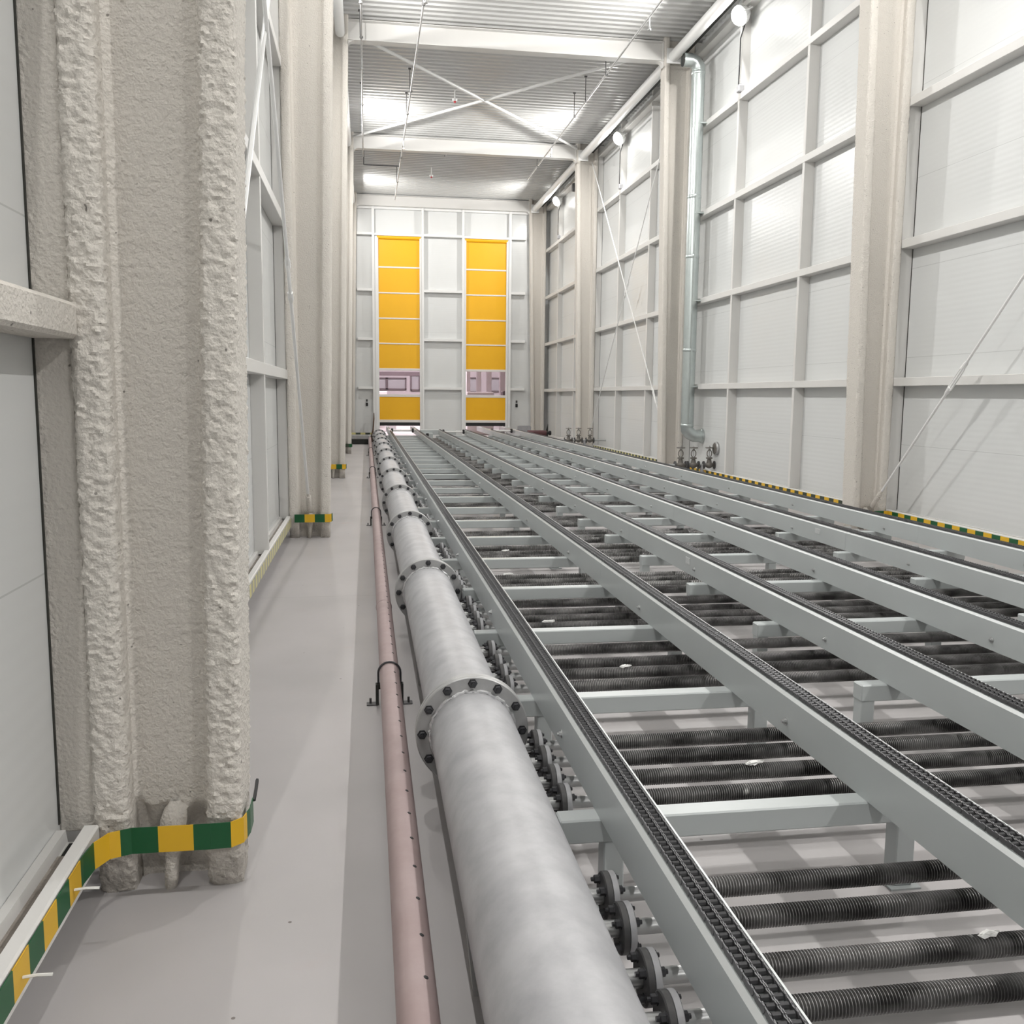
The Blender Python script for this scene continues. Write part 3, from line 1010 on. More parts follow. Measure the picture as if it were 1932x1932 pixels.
for i, wd in ((1, 'second'), (2, 'third'), (3, 'fourth')):
    y = FY[i] - 0.16
    ribbon('hazard_tape', [(-0.80, y), (-0.47, y), (-0.42, y), (-0.40, y + 0.04), (-0.39, y + 0.12)], 0.165 + 0.02, 0.255 + 0.02, 0.11, ['tape_g', 'tape_y'] if i < 3 else ['tape_k', 'tape_g'], 'yellow and green tape across the foot of the %s left column' % wd)
for i, wd in ((1, 'first and second'), (2, 'second and third'), (3, 'third and fourth')):
    ribbon('hazard_tape', [(-0.838, FY[i - 1] + 0.2), (-0.838, FY[i] - 0.17)], 0.143, 0.235, 0.09, ['tape_fy', 'tape_fg'], 'faded yellow and grey tape on the kerb between the %s left columns' % wd)
ribbon('hazard_tape', [(6.296, 3.3), (6.296, 10.36), (6.20, 10.37), (6.05, 10.38)], 0.165, 0.245, 0.13, YG, 'yellow and green tape on the right kerb in front of the nearest right column', None, 0.05)
ribbon('hazard_tape', [(6.296, 10.78), (6.296, 17.85)], 0.165, 0.245, 0.13, ['tape_y', 'tape_k'], 'yellow and dark tape on the right kerb between the nearest column and the valves')
ribbon('hazard_tape', [(6.296, 18.3), (6.296, 25.3)], 0.165, 0.245, 0.13, ['tape_fy', 'tape_k'], 'faded tape on the right kerb below the crossed brace rods')
ribbon('hazard_tape', [(-0.7, 32.3), (0.2, 32.3)], 0.235, 0.30, 0.16, ['tape_k', 'tape_fy'], 'dark and yellow tape on the far kerb left of the left door')

# black plinth and grey kerb at the far left
tag(MB().bbox(-0.58, 0.05, 30.35, 30.75, 0.0, 0.165, 0.006).build('floor_box', 'black'), 'black box on the walkway floor at the far left end', 'box')
tag(MB().bbox(-0.62, 0.08, 31.6, 32.29, 0.0, 0.235, 0.006).build('kerb_block', 'galv_flange'), 'grey kerb block at the far left under the dark tape', 'kerb')
b = MB()
for k in range(7):
    b.path([(0.10 + 0.02 * k, 31.7 + 0.05 * k, 0.0), (0.13 + 0.015 * k, 31.75, 0.15 + 0.03 * k), (0.20 + 0.01 * k, 32.0, 0.30 + 0.08 * k), (0.235 + 0.004 * k, 32.6, 0.60 + 0.06 * k)], 0.016, 6)
tag(b.build('cable_bundle', 'dirt_steel'), 'dark brown bundle of cables at the foot of the far left door post', 'cables')

# ================================================================== PIPES ALONG THE WALKWAY
# pink spray pipe on U-bolt supports
PX, PZ, PR = 0.104, 0.165, 0.0505
t = thing('spray_pipe', 'long faded pink-red pipe with small holes along the walkway floor', 'pipe', (PX, 15, 0))
b = MB()
b.cyl((PX, -3.0, PZ), (PX, 31.2, PZ), PR, None, 32)
b.lathe((PX, 31.2, PZ), (PX, 31.26, PZ), [(0, PR), (0.5, PR * 0.85), (1, PR * 0.2)], 24)
b.build('pipe_run', 'pink', t)
for k, yj in enumerate((6.2, 15.6, 21.0)):
    MB().lathe((PX, yj, PZ), (PX, yj + 0.02, PZ), [(0, PR), (0.3, PR + 0.004), (0.7, PR + 0.004), (1, PR)], 24).build('weld_seam', 'pink', t)
hb = MB()
y = 1.0
while y < 9.5:
    a = radians(62)
    d = Vector((cos(a), 0, sin(a)))
    c = Vector((PX, y, PZ)) + d * (PR - 0.0015)
    hb.lathe(c, c + d * 0.0025, [(0, 0.0065), (1, 0.0065)], 10)
    y += 0.178
hb.build('spray_holes', 'rubber', t)
for i, y in enumerate((1.72, 4.70, 11.4, 18.0, 24.6)):
    c = thing('pipe_clamp', 'black U-bolt support holding the pink pipe, ' + ('at the bottom edge of view', 'nearest beside the flange', 'second along the walkway', 'third along the walkway', 'farthest along the walkway')[i], 'pipe clamp', (PX, y, 0), 'pipe clamps')
    u = MB()
    R_ = PR + 0.007
    u.path([(PX - R_, y, PZ - 0.075)] + [(PX - R_ * cos(a), y, PZ + R_ * sin(a)) for a in [pi * k / 14 for k in range(15)]] + [(PX + R_, y, PZ - 0.075)], 0.0055, 8)
    u.build('u_bolt', 'bolt', c)
    for s_ in (1, -1):
        l = MB()
        xa = PX + s_ * (R_ + 0.006)
        l.bbox(min(xa - 0.008, xa + 0.008), max(xa - 0.008, xa + 0.008), y - 0.03, y + 0.01, 0.004, 0.112, 0.002)
        l.build('leg', 'black', c)
        fpl = MB().bbox(min(xa, xa + s_ * 0.055), max(xa, xa + s_ * 0.055), y - 0.03, y + 0.02, 0.0, 0.006, 0.002)
        fpl.cyl((xa + s_ * 0.035, y, 0.006), (xa + s_ * 0.035, y, 0.032), 0.006, None, 8)
        fpl.build('foot_plate', 'dark_steel', c)
    MB().bbox(PX - R_ - 0.01, PX + R_ + 0.01, y - 0.025, y + 0.012, 0.085, 0.112, 0.003).build('saddle', 'black', c)

# big galvanised header pipe with bolted flanges
HX, HZ, HR = 0.398, 0.29, 0.164
HF = [3.49 + 2.625 * k for k in range(0, 11)]
t = thing('header_pipe', 'thick galvanised header pipe with bolted round flanges beside the conveyors', 'pipe', (HX, 15, 0))
ends = [-4.2] + HF + [31.6]
for i in range(len(ends) - 1):
    MB().cyl((HX, ends[i] + 0.001, HZ), (HX, ends[i + 1] - 0.001, HZ), HR, None, 64, 0, False).build('pipe_section', 'galv', t)
MB().lathe((HX, 31.6, HZ), (HX, 31.72, HZ), [(0, HR), (0.4, HR * 0.93), (0.8, HR * 0.6), (1, 0.02)], 48).build('end_cap', 'galv', t)
FR = 0.2225
far_bolts = MB()
for fi, y in enumerate(HF):
    fl = MB()
    for ya, yb in ((y - 0.027, y - 0.002), (y + 0.002, y + 0.027)):
        fl.lathe((HX, ya, HZ), (HX, yb, HZ), [(0, HR), (0, FR - 0.004), (0.15, FR), (0.85, FR), (1, FR - 0.004), (1, HR)], 64, 0, False)
    f = fl.build('flange', 'galv_flange', t)
    wb = MB()
    nseg = 72
    for s_ in (-1, 1):
        pts = []
        for k in range(nseg + 1):
            a = 2 * pi * k / nseg
            rr = HR + 0.003 + 0.0022 * sin(k * 2.9) + 0.0015 * sin(k * 5.1)
            pts.append((HX + rr * cos(a), y + s_ * (0.033 + 0.002 * sin(k * 3.7)), HZ + rr * sin(a)))
        wb.path(pts, 0.0075, 7)
    wb.build('weld_bead', 'weld', f)
    for k in range(12):
        a = 2 * pi * (k + 0.0) / 12 + pi / 2
        px, pz = HX + 0.197 * cos(a), HZ + 0.197 * sin(a)
        bb = MB()
        bb.hexbolt((px, y - 0.027, pz), (0, -1, 0), 0.0155, 0.016)
        bb.hexbolt((px, y + 0.027, pz), (0, 1, 0), 0.0155, 0.016)
        bb.cyl((px, y - 0.05, pz), (px, y + 0.05, pz), 0.008, None, 8)
        if fi < 8:
            bb.build('bolt', 'bolt', f)
        else:
            o0 = len(far_bolts.v)
            far_bolts.v += bb.v
            far_bolts.f += [tuple(i_ + o0 for i_ in q) for q in bb.f]
            far_bolts.mi += bb.mi
far_bolts.build('bolts', 'bolt', t)['kind'] = 'stuff'
# saddles carrying the header
for i, y in enumerate((2.3, 5.0, 7.6, 12.7, 17.9, 23.0, 28.3)):
    c = MB()
    pts = [(HX - 0.13, 0.0), (HX + 0.13, 0.0)]
    for k in range(13):
        a = radians(-20 - 140 * k / 12)
        pts.append((HX + HR * cos(a), HZ + HR * sin(a)))
    c.prism(pts, 'y', y - 0.02, y + 0.02)
    c.build('saddle', 'galv_flange', t)

# ================================================================== FINNED HEATING TUBES
CBY = [2.63 + 1.14 * k for k in range(-3, 25)]     # crossbars of the conveyors (near faces)
TZ, TR = 0.212, 0.030
TX0, TX1 = 0.80, 5.02
rel_special = {2.63: (-0.80, -0.64, -0.43, -0.27), 3.77: (-0.81, -0.64, -0.46, -0.29), 4.91: (-0.70, -0.51, -0.33, -0.06), 6.05: (-0.68, -0.50, -0.33, -0.06)}


def fin_mesh(nsides, pitch):
    b = MB()
    prof_ = [(0, 0.014)]
    x = TX0
    L_ = TX1 - TX0
    while x + pitch < TX1:
        t0, t1, t2, t3 = ((x - TX0) / L_, (x + pitch * 0.30 - TX0) / L_, (x + pitch * 0.45 - TX0) / L_, (x + pitch * 0.85 - TX0) / L_)
        prof_ += [(t0, 0.0215), (t1, TR), (t2, TR), (t3, 0.0215)]
        x += pitch
    prof_.append((1, 0.014))
    b.lathe((TX0, 0, TZ), (TX1, 0, TZ), prof_, nsides, 0)
    b.cyl((0.55, 0, TZ), (TX0 + 0.01, 0, TZ), 0.0205, None, 18, 1)
    b.cyl((TX1 - 0.01, 0, TZ), (TX1 + 0.14, 0, TZ), 0.0225, None, 12, 1)
    return b.mesh('finned_tube', ['fin', 'bright_steel'], (HX, 0, 0))


FIN_NEAR, FIN_FAR = fin_mesh(28, 0.0085), fin_mesh(12, 0.014)
FXC = 0.660
fl = MB()
fl.lathe((FXC - 0.022, 0, TZ), (FXC - 0.004, 0, TZ), [(0, 0.024), (0, 0.062), (0.15, 0.066), (1, 0.066), (1, 0.024)], 28, 0, False)
FLM1 = fl.mesh('flange', ['dark_steel'], (HX, 0, 0))
fl = MB()
fl.lathe((FXC - 0.002, 0, TZ), (FXC + 0.016, 0, TZ), [(0, 0.024), (0, 0.066), (0.85, 0.066), (1, 0.062), (1, 0.03)], 28, 0, False)
FLM2 = fl.mesh('flange', ['galv'], (HX, 0, 0))
fl = MB()
fl.lathe((FXC - 0.0045, 0, TZ), (FXC - 0.0015, 0, TZ), [(0, 0.02), (0, 0.062), (1, 0.062), (1, 0.02)], 24, 0, False)
GASK = fl.mesh('gasket', ['rubber'], (HX, 0, 0))
BOLTS = []
for k in range(4):
    a = pi / 4 + k * pi / 2
    bb = MB()
    c = Vector((0, 0.047 * cos(a), TZ + 0.047 * sin(a)))
    bb.hexbolt(c + Vector((FXC - 0.022, 0, 0)), (-1, 0, 0), 0.0115, 0.016)
    bb.hexbolt(c + Vector((FXC + 0.016, 0, 0)), (1, 0, 0), 0.0115, 0.012)
    bb.cyl(c + Vector((FXC - 0.044, 0, 0)), c + Vector((FXC + 0.033, 0, 0)), 0.006, None, 8)
    BOLTS.append(bb.mesh('bolt', ['bolt'], (HX, 0, 0)))
STUB = MB().cyl((HX + 0.138, 0, TZ), (FXC - 0.018, 0, TZ), 0.0225, None, 18)
WELD = MB().torus((HX + 0.146, 0, TZ), (1, 0, 0), 0.026, 0.006, 18, 6)
STUBM, WELDM = STUB.mesh('inlet_stub', ['bright_steel'], (HX, 0, 0)), WELD.mesh('weld_ring', ['weld'], (HX, 0, 0))


def linkm(name, me, parent):
    o = bpy.data.objects.new(name, me)
    o.parent = parent
    COL.objects.link(o)
    return o


def tube(y, near, label):
    r = thing('finned_heating_tube', label, 'heating tube', (HX, y, 0), 'finned heating tubes under the conveyors')
    linkm('finned_tube', FIN_NEAR if y < 6.5 else FIN_FAR, r)
    f = linkm('flange', FLM1, r)
    linkm('flange', FLM2, r)
    linkm('inlet_stub', STUBM, r)
    if near:
        linkm('gasket', GASK, r)
        linkm('weld_ring', WELDM, r)
        for bmesh_ in BOLTS:
            linkm('bolt', bmesh_, f)


gi = 0
for cy in CBY:
    rel = None
    for kk, vv in rel_special.items():
        if abs(cy - kk) < 0.02:
            rel = vv
    if rel is None:
        j = random.uniform(-0.03, 0.03)
        rel = [(-0.80, -0.62, -0.44, -0.27), (-0.74, -0.56, -0.38, -0.09), (-0.82, -0.64, -0.46, -0.29)][int(abs(cy) * 7) % 3]
        rel = [v + j for v in rel]
    if cy > 31.0 or cy < 1.0:
        continue
    gi += 1
    for ti, rr in enumerate(rel):
        y = cy + rr
        if y < 1.3:
            continue
        if gi <= 4:
            gname = {1: 'the group nearest the camera', 2: 'the second group from the camera', 3: 'the third group from the camera', 4: 'the fourth group from the camera'}[gi]
            lab = 'dark finned heating tube under the rails, %s in %s' % (ORD[ti], gname)
        elif gi <= 9:
            lab = 'dark finned heating tube under the rails, %s in the %s group from the camera' % (ORD[ti], ORD[gi - 1])
        else:
            lab = 'thin-looking finned heating tube under the far half of the rails, towards the yellow doors'
        tube(y, y < 8.5, lab)

# ================================================================== CHAIN CONVEYORS
RX = [0.700, 1.590, 2.342, 3.208, 4.058, 4.940]
RW = 0.084
ZB, ZT = 0.306, 0.468
YS = -3.2


def chain_mesh(y0, y1):
    """duplex roller chain running along y, centred on x = 0, resting at z = 0"""
    p = 0.0254
    b = MB()
    n_ = int((y1 - y0) / p)
    zc = 0.013
    for i in range(n_):
        y = y0 + i * p
        near_ = y < 9.0
        k_ = 8 if near_ else 5
        for xs in (-0.0138, 0.0138):
            b.cyl((xs - 0.0085, y, zc), (xs + 0.0085, y, zc), 0.0072, None, k_, 0, False)
        wide = i % 2
        for xs in (-0.0265, 0.0, 0.0265):
            offs = (-0.0022, 0.0022) if xs == 0 else (0.0,)
            for of in offs:
                xx = xs + of + (0.0016 if (wide and xs > 0) else -0.0016 if (wide and xs < 0) else 0)
                h = 0.0105
                prof_ = [(y - 0.006, zc - h * 0.75), (y - 0.011, zc), (y - 0.006, zc + h * 0.85), (y + p * 0.5, zc + h * 0.55), (y + p + 0.006, zc + h * 0.85), (y + p + 0.011, zc), (y + p + 0.006, zc - h * 0.75)]
                b.prism(prof_, 'x', xx - 0.0014, xx + 0.0014, 1)
    return b


CHAIN = chain_mesh(0.6, 30.6).mesh('chain', ['chain', 'chain_plate'], (0, 0, 0), False)
SEC = [(-3.2, 0.12), (0.12, 6.12), (6.12, 12.12), (12.12, 18.12), (18.12, 24.12), (24.12, 30.6)]


def rail_section(x, y0, y1, parent):
    c = 0.011
    pts = [(x, ZB), (x, ZT - c), (x + c, ZT), (x + RW - 0.007, ZT), (x + RW - 0.007, ZT + 0.014), (x + RW - 0.002, ZT + 0.014), (x + RW, ZT + 0.011), (x + RW, ZB), (x + RW - 0.006, ZB), (x + RW - 0.006, ZB + 0.004), (x + 0.006, ZB + 0.004), (x + 0.006, ZB)]
    b = MB()
    n_ = len(pts)
    vs = [(p[0], y0, p[1]) for p in pts] + [(p[0], y1, p[1]) for p in pts]
    fs = [(i, (i + 1) % n_, n_ + (i + 1) % n_, n_ + i) for i in range(n_)] + [tuple(range(n_))[::-1], tuple(range(n_, 2 * n_))]
    b.add(vs, fs)
    b.mi = [1 if i in (1, 3, 4, 5, 6) else 0 for i in range(n_)] + [0, 0]
    return b.build('rail', ['grey_paint', 'grey_edge'], parent, False)


conv_words = ['left chain conveyor of grey rails, next to the thick galvanised pipe', 'middle chain conveyor of grey rails, ending before the far wall', 'right chain conveyor of grey rails, along the right wall']
for ci in range(3):
    xa, xb = RX[2 * ci], RX[2 * ci + 1]
    t = thing('chain_conveyor', conv_words[ci], 'conveyor', ((xa + xb) / 2, 15, 0), 'chain conveyors')
    yend = 30.6 if ci == 1 else 34.3
    for ri, x in enumerate((xa, xb)):
        shift = (0.0, 0.0, 1.9, 3.2, 1.18, 1.5)[2 * ci + ri]
        secs = [(a + (shift if a > -3 else 0), min(b_ + shift, yend)) for a, b_ in SEC]
        if ci != 1:
            secs[-1] = (secs[-1][0], yend)
        for a, b_ in secs:
            rail_section(x, a + 0.001, b_ - 0.001, t)
        o = linkm('chain', CHAIN, t)
        o.location = (x + 0.042 - t.location[0], -15.0, ZT - 0.002)
        ys0 = (3.21, 3.23, 4.36, 4.24, 4.4, 4.27)[2 * ci + ri] - 1.95 * 2
        for k in range(17):
            y = ys0 + 1.95 * k
            if y < 0.5 or y > yend - 0.5:
                continue
            bb = MB().lathe((x, y, 0.362), (x - 0.018, y, 0.362), [(0, 0.016), (0.12, 0.016), (0.12, 0.0105), (0.6, 0.0105), (0.6, 0.006), (1, 0.006)], 8)
            bb.build('bolt', 'bright_steel', t)
    for k, cy in enumerate(CBY):
        if cy > yend - 0.3:
            continue
        ext = 0.125
        if ci == 0 and min(abs(cy + 0.039 - q) for q in HF) < 0.09:
            ext = 0.07
        else:
            ext = 0.125
        xl, xr = xa - ext, xb + RW + 0.10
        b = MB()
        b.bbox(xl, xr, cy, cy + 0.078, ZB - 0.078, ZB - 0.0005, 0.005)
        b.build('crossbar', 'grey_paint', t)
        if cy > 0.3:
            legs = ((xa + 0.015, 0.03), ) if ci == 0 else ((xl + 0.004, 0.0),)
            for lx, _ in legs:
                lg = MB().bbox(lx, lx + 0.066, cy + 0.004, cy + 0.074, 0.006, ZB - 0.078 if ci == 0 else ZB - 0.002, 0.004)
                lg.box(lx - 0.02, lx + 0.086, cy - 0.015, cy + 0.095, 0.0, 0.006)
                lg.build('leg', 'grey_paint', t)
            lx = xb + RW + 0.03
            lg = MB().bbox(lx, lx + 0.066, cy + 0.004, cy + 0.074, 0.006, ZB - 0.078, 0.004)
            lg.box(lx - 0.02, lx + 0.086, cy - 0.015, cy + 0.095, 0.0, 0.006)
            lg.build('leg', 'grey_paint', t)
    # drive shaft at the far end
    ysft = 30.3 if ci == 1 else 31.2
    MB().cyl((xa + RW, ysft, 0.42), (xb, ysft, 0.42), 0.03, None, 16).build('drive_shaft', 'white_smooth', t)
    for x in (xa + RW + 0.03, xb - 0.09):
        MB().bbox(x, x + 0.06, ysft - 0.09, ysft + 0.09, 0.35, 0.49, 0.012).build('bearing', 'rubber', t)
    # maker's plates are plain embossed rectangles on the rail face
    for xp_, yp_ in {1: ((RX[2], 6.45),), 2: ((RX[4], 7.8),)}.get(ci, ()):
        pl = MB()
        pl.bbox(xp_ - 0.0025, xp_ + 0.001, yp_ - 0.045, yp_ + 0.045, 0.375, 0.425, 0.001)
        for q in range(3):
            pl.box(xp_ - 0.0035, xp_ - 0.002, yp_ - 0.03, yp_ + 0.03, 0.385 + q * 0.012, 0.390 + q * 0.012)
        pl.build('rating_plate', 'grey_edge', t)

# grey end machine between the left and middle conveyors
t = thing('end_drive_box', 'grey drive housing on the floor before the far wall between conveyors', 'machine', (2.05, 30.6, 0))
MB().bbox(1.76, 2.95, 30.75, 31.2, 0.30, 0.46, 0.01).build('top_beam', 'grey_paint', t)
MB().bbox(1.80, 2.16, 30.5, 30.9, 0.0, 0.36, 0.01).build('housing', 'grey_paint', t)
MB().bbox(1.93, 2.02, 30.46, 30.52, 0.15, 0.36, 0.01).build('motor_bracket', 'rubber', t)
for i, (x, z0) in enumerate(((2.62, 0.46), (2.84, 0.46), (3.1, 0.46))):
    pass
t = thing('guard_plate', 'grey curved guard plate at the far right conveyor end', 'guard', (5.25, 30.9, 0))
g = MB()
pts = [(5.04, 0.42), (5.5, 0.42), (5.5, 0.55)] + [(5.44 + 0.06 * cos(a), 0.55 + 0.06 * sin(a)) for a in (0.3, 0.8, 1.3)] + [(5.04, 0.61)]
g.prism(pts, 'y', 30.85, 30.95)
g.build('plate', 'galv', t)
MB().bbox(5.1, 5.2, 30.86, 30.94, 0.0, 0.42, 0.005).build('support', 'galv', t)

# dark red pipe end near the far right corner
t = thing('red_pipe', 'short dark red pipe lying across the far right conveyor end', 'pipe', (5.45, 29.2, 0))
MB().cyl((5.09, 29.2, 0.43), (5.70, 29.2, 0.43), 0.085, None, 24).build('pipe_body', 'maroon', t)
MB().lathe((5.70, 29.2, 0.43), (5.86, 29.2, 0.43), [(0, 0.06), (0.5, 0.05), (0.55, 0.075), (1, 0.07)], 20).build('coupling', 'rubber', t)
for x in (5.2, 5.6):
    MB().bbox(x - 0.02, x + 0.02, 29.17, 29.23, 0.0, 0.355, 0.003).build('stand', 'dark_steel', t)
b = MB()
b.prism([(6.0, 30.0), (6.30, 30.0), (6.30, 30.06), (6.02, 30.02)], 'z', 0.0, 0.5)
b2 = MB().add([(5.90, 31.0, 0.0), (6.12, 31.0, 0.0), (6.12, 31.0, 0.66), (5.90, 31.06, 0.0), (6.12, 31.06, 0.0), (6.12, 31.06, 0.66)], [(0, 1, 2), (3, 5, 4), (0, 3, 4, 1), (1, 4, 5, 2), (0, 2, 5, 3)])
tag(b2.build('gusset_plate', 'black'), 'dark triangular gusset at the foot of the far right corner', 'gusset')

# white scraps caught on the tubes
scr = [(1.30, 4.44, 'white plaster scrap on a heating tube between the first two rails, near the middle'), (1.08, 5.42, 'white plaster scrap on a heating tube near the first rail'),
       (1.42, 3.2, 'small white scrap caught on a heating tube near the second rail'), (1.55, 1.93, 'white dented chip on the heating tube at lower right'),
       (1.98, 5.25, 'flat white scrap on a heating tube between the second and third rails'), (2.8, 4.27, 'flat white scrap on a heating tube between the third and fourth rails'),
       (1.05, 7.0, 'pale crumb of plaster on a heating tube beyond the fourth crossbar'), (1.2, 8.0, 'white plaster crumbs on a heating tube by the fifth crossbar'), (2.62, 3.2, 'long white scrap on a heating tube right of the third rail')]
ALLT = sorted(o.location.y for o in bpy.data.objects if o.name.startswith('finned_heating_tube'))
for x, y, lab in scr:
    y = min(ALLT, key=lambda q: abs(q - y))
    b = MB()
    random.seed(int(x * 1000))
    for k in range(3):
        r = random.uniform(0.010, 0.02)
        cx = x + random.uniform(-0.02, 0.02)
        b.lathe((cx - r * 1.6, y - 0.006, TZ + TR + 0.002), (cx + r * 1.6, y + 0.006, TZ + TR + 0.004), [(0, 0.002), (0.2, r * 0.45), (0.55, r * 0.5), (0.85, r * 0.3), (1, 0.001)], 7)
    b.v = [(p[0] + random.uniform(-0.004, 0.004), p[1] + random.uniform(-0.004, 0.004), max(TZ + TR - 0.004, p[2] + random.uniform(-0.003, 0.003))) for p in b.v]
    tag(b.build('plaster_scrap', 'scrap', None, False), lab, 'scrap', 'white scraps on the tubes')

# ================================================================== RIGHT WALL: DUCTS, VALVES
def duct(x, y, ztop, label, elbow_top=True):
    t = thing('ventilation_duct', label, 'duct', (x, y, 0.8), 'galvanised ducts')
    r = 0.125
    b = MB()
    b.cyl((x, y, 1.06), (x, y, ztop), r, None, 32)
    b.build('duct_run', 'duct', t)
    sm = MB()
    sm.box(x - 0.012, x + 0.012, y - r - 0.008, y - r + 0.004, 1.1, ztop - 0.02)
    sm.build('lock_seam', 'duct', t)
    for z in (1.06, 2.5, 4.25, 5.35, ztop - 0.05):
        MB().lathe((x, y, z - 0.03), (x, y, z + 0.03), [(0, r), (0.2, r + 0.007), (0.8, r + 0.007), (1, r)], 32).build('joint_band', 'duct', t)
    for z in (1.81, 3.43, 5.05, 6.67):
        MB().bbox(x - 0.02, GR, y - r - 0.006, y + r + 0.006, z - 0.012, z + 0.012, 0.003).build('wall_strap', 'duct', t)
    e = MB()
    # lobster-back elbow toward the wall
    pts = [(x, y, 1.06), (x, y, 0.99), (x + 0.07, y, 0.90), (x + 0.15, y, 0.86), (XR, y, 0.86)]
    e.path(pts, r * 0.98, 28)
    e.build('bottom_elbow', 'duct', t)
    MB().lathe((XR - 0.05, y, 0.86), (XR - 0.005, y, 0.86), [(0, r), (0.2, r + 0.012), (1, r + 0.02)], 28).build('wall_collar', 'duct', t)
    if elbow_top:
        e = MB()
        pts = [(x, y, ztop), (x, y, ztop + 0.06), (x - 0.06, y, ztop + 0.14), (x - 0.14, y, ztop + 0.17), (x - 0.30, y, ztop + 0.17)]
        e.path(pts, r * 0.98, 28, 0, False)
        e.build('top_elbow', 'duct', t)
        MB().cyl((x - 0.285, y, ztop + 0.17), (x - 0.28, y, ztop + 0.17), r * 0.93, None, 24).build('mouth_shade_disc', 'black', t)  # black disc stands in for the shaded inside of the duct
    return t


duct(6.15, 17.25, 7.62, 'tall galvanised duct on the right wall beside the second right column')
duct(6.15, 26.0, 7.62, 'galvanised duct mostly hidden behind the third right column', False)


def valve(x, y, z, label, k=1.0):
    t = thing('gate_valve', label, 'valve', (x, y, z - 0.1), 'steam valves')
    b = MB()
    b.lathe((x - 0.10 * k, y, z), (x + 0.10 * k, y, z), [(0, 0.03), (0.2, 0.035), (0.35, 0.06), (0.5, 0.066), (0.65, 0.06), (0.8, 0.035), (1, 0.03)], 20)
    b.lathe((x, y, z), (x, y, z + 0.15), [(0, 0.055), (0.5, 0.045), (0.75, 0.035), (0.78, 0.062), (0.95, 0.062), (1, 0.03)], 20)
    b.build('body', 'valve', t)
    f = MB()
    for xx in (x - 0.115 * k, x + 0.095 * k):
        f.lathe((xx, y, z), (xx + 0.02, y, z), [(0, 0.03), (0, 0.075), (1, 0.075), (1, 0.03)], 24, 0, False)
    f.build('flange', 'dark_steel', t)
    yk = MB()
    for s_ in (1, -1):
        yk.path([(x + s_ * 0.02, y, z + 0.15), (x + s_ * 0.045, y, z + 0.19), (x + s_ * 0.045, y, z + 0.24), (x + s_ * 0.015, y, z + 0.285)], 0.009, 7)
    yk.cyl((x, y, z + 0.27), (x, y, z + 0.30), 0.02)
    yk.build('yoke', 'valve', t)
    MB().cyl((x, y, z + 0.14), (x, y, z + 0.36), 0.009, None, 10).build('stem', 'bright_steel', t)
    hw = MB().torus((x, y, z + 0.325), (0, 0, 1), 0.072, 0.009, 28, 8)
    for a in range(5):
        an = 2 * pi * a / 5
        hw.cyl((x, y, z + 0.325), (x + 0.07 * cos(an), y + 0.07 * sin(an), z + 0.325), 0.006, None, 6)
    hw.cyl((x, y, z + 0.312), (x, y, z + 0.338), 0.018)
    hw.build('handwheel', 'valve', t)
    return t


def valve_set(y, z, xs, xl, where):
    for i, x in enumerate(xs):
        valve(x, y, z, 'rusty gate valve with round handwheel, %s of three %s' % (('leftmost', 'middle', 'rightmost')[i], where))
    segs = [(xl, xs[0] - 0.115), (xs[0] + 0.115, xs[1] - 0.115), (xs[1] + 0.115, xs[2] - 0.115), (xs[2] + 0.115, XR)]
    t = thing('steam_pipe', 'thin galvanised steam pipe joining the three valves ' + where, 'pipe', (xs[1], y, z))
    for a, b_ in segs:
        if b_ > a:
            MB().cyl((a, y, z), (b_, y, z), 0.024, None, 16).build('pipe_piece', 'bright_steel', t)
    ye = MB()
    ye.path([(xs[1] + 0.17, y, z), (xs[1] + 0.17, y, z - 0.12)], 0.034, 14)
    ye.lathe((xs[1] + 0.17, y, z - 0.12), (xs[1] + 0.17, y, z - 0.14), [(0, 0.055), (1, 0.055)], 18)
    ye.build('strainer', 'galv', t)
    o = MB().cyl((xs[0] - 0.18, y, 0.0), (xs[0] - 0.18, y, z - 0.02), 0.016, None, 10).build('support', 'bright_steel', t)


valve_set(16.55, 0.345, (5.80, 6.05, 6.36), 5.46, 'near the tall duct')
valve_set(24.6, 0.42, (5.42, 5.70, 6.02), 5.2, 'near the third right column')
t = thing('wall_blank_flange', 'dark round cover plate on the right wall above the near valves', 'cover plate', (XR, 16.45, 0.66))
MB().lathe((XR - 0.002, 16.45, 0.66), (XR - 0.05, 16.45, 0.66), [(0, 0.13), (0.6, 0.13), (1, 0.115)], 32).build('rim', 'galv_flange', t)
MB().lathe((XR - 0.05, 16.45, 0.66), (XR - 0.058, 16.45, 0.66), [(0, 0.105), (1, 0.10)], 32).build('cover', 'valve', t)

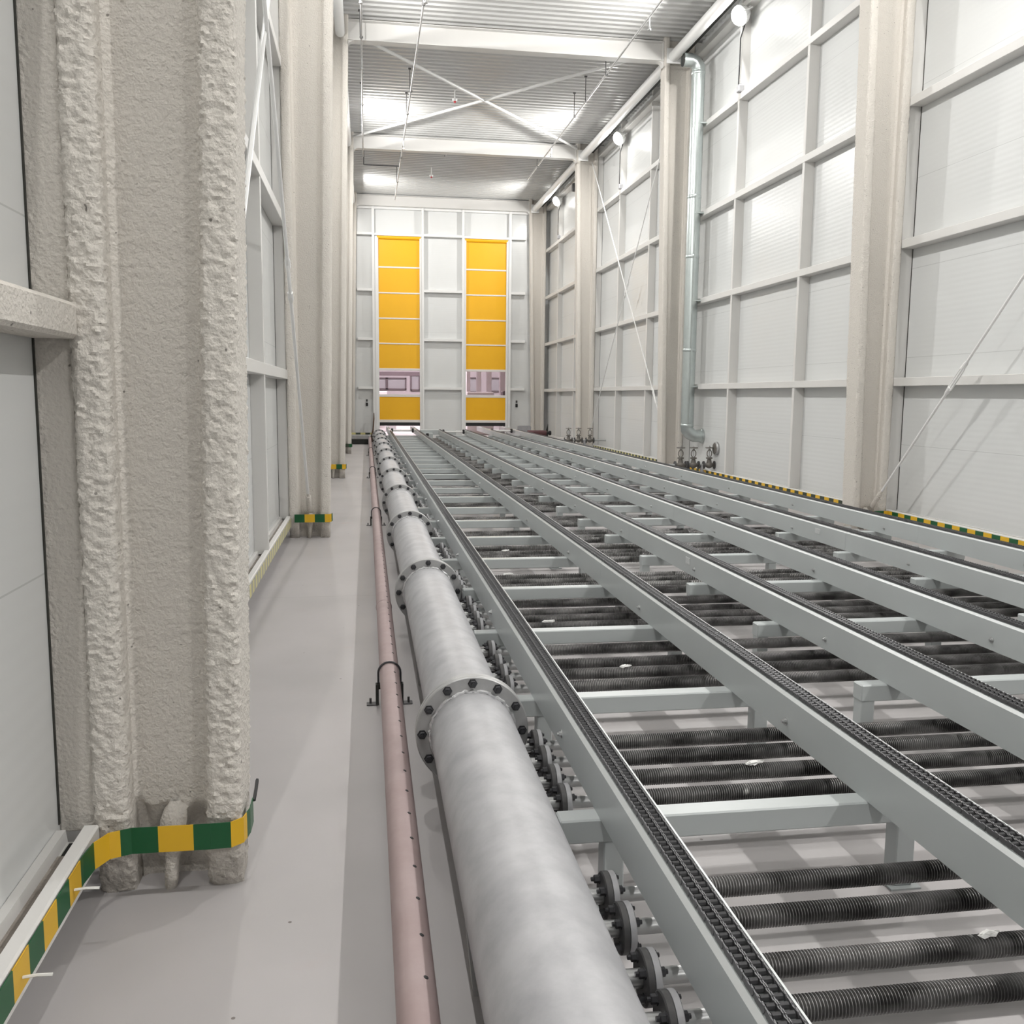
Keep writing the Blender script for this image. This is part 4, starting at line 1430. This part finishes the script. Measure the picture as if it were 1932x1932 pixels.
# ================================================================== CEILING PIPES AND DETECTORS
def sprinkler(x, y0, y1, z, hang, label, pend=()):
    t = thing('sprinkler_pipe', label, 'pipe', (x, y0, z), 'sprinkler pipes under the roof')
    MB().cyl((x, y0, z), (x, y1, z), 0.018, None, 12).build('pipe_run', 'galv_flange', t)
    for y in hang:
        h = MB()
        h.cyl((x - 0.02, y, z), (x - 0.02, y, ZC - 0.03), 0.008, None, 8)
        h.torus((x, y, z), (0, 1, 0), 0.026, 0.006, 14, 6)
        h.bbox(x - 0.05, x + 0.01, y - 0.02, y + 0.02, ZC - 0.06, ZC - 0.03, 0.004)
        h.build('hanger', 'dark_steel', t)
    for y in pend:
        d = MB()
        d.cyl((x, y, z), (x, y, z - 0.14), 0.012, None, 8)
        d.lathe((x, y, z - 0.14), (x, y, z - 0.22), [(0, 0.012), (0.4, 0.02), (0.6, 0.008), (0.7, 0.03), (1, 0.03)], 12)
        d.build('sprinkler_head', 'bright_steel', t)
    for k, y in enumerate((y0 + 4.4, y0 + 10.4)):
        if y < y1:
            MB().lathe((x, y - 0.05, z), (x, y + 0.05, z), [(0, 0.019), (0.1, 0.03), (0.4, 0.03), (0.45, 0.024), (0.55, 0.024), (0.6, 0.03), (0.9, 0.03), (1, 0.019)], 14).build('coupling', 'dark_steel', t)


ZP = 7.93
sprinkler(-0.02, -3, 26.0, ZP, (13.9, 17.6, 21.5), 'thin steel sprinkler pipe under the roof, leftmost of three', (15.6, 18.6))
sprinkler(0.99, -3, 31.4, ZP, (12.5, 16.0, 20.4, 22.0, 25.9, 28.8), 'thin steel sprinkler pipe under the roof, second from left', (15.4, 24.2))
sprinkler(6.33 * (4.7 / 4.6) * 0.0 + 4.72 * (ZP - 1.6) / 4.6, 0.0, 27.0, ZP, (14.5, 19.5, 21.0, 26.0), 'thin steel sprinkler pipe under the roof, on the right', (15.6, 24.0)) if False else sprinkler(4.72, -3, 27.6, ZP - 0.05, (14.8, 18.5, 20.2, 21.3, 25.9), 'thin steel sprinkler pipe under the roof, on the right', (15.7, 24.0))
t = thing('branch_pipe', 'short cross pipe joining the two left sprinkler pipes below the second beam', 'pipe', (0.5, 26.4, ZP))
MB().cyl((0.0, 26.4, ZP - 0.12), (0.95, 26.4, ZP - 0.12), 0.017, None, 10).build('pipe_run', 'dark_steel', t)
MB().cyl((0.0, 26.4, ZP - 0.12), (0.0, 26.4, ZP + 0.3), 0.014, None, 8).build('drop', 'dark_steel', t)
for x, y, lab in ((2.03, 21.6, 'small white and red heat detector under the roof before the crossed rods'), (2.01, 28.9, 'small white and red heat detector under the roof of the last bay'), (2.2, 26.3, 'small grey detector under the roof behind the second beam')):
    t = thing('heat_detector', lab, 'detector', (x, y, 8.2))
    MB().cyl((x, y, 8.2), (x, y, ZC - 0.01), 0.012, None, 8).build('stem', 'white_smooth', t)
    MB().lathe((x, y, 8.2), (x, y, 8.1), [(0, 0.02), (0.1, 0.055), (0.5, 0.05), (0.6, 0.04)], 20).build('base', 'white_smooth', t)
    MB().lathe((x, y, 8.14), (x, y, 8.10), [(0, 0.03), (0.6, 0.026), (1, 0.012)], 16).build('sensor', 'red' if '26.3' not in str(y) else 'galv', t)
tag(MB().bbox(6.18, GR + 0.001, 28.02, 28.18, 7.72, 7.95, 0.01).build('control_box', 'dark_steel'), 'small dark box high on a wall post beyond the third right column', 'box')
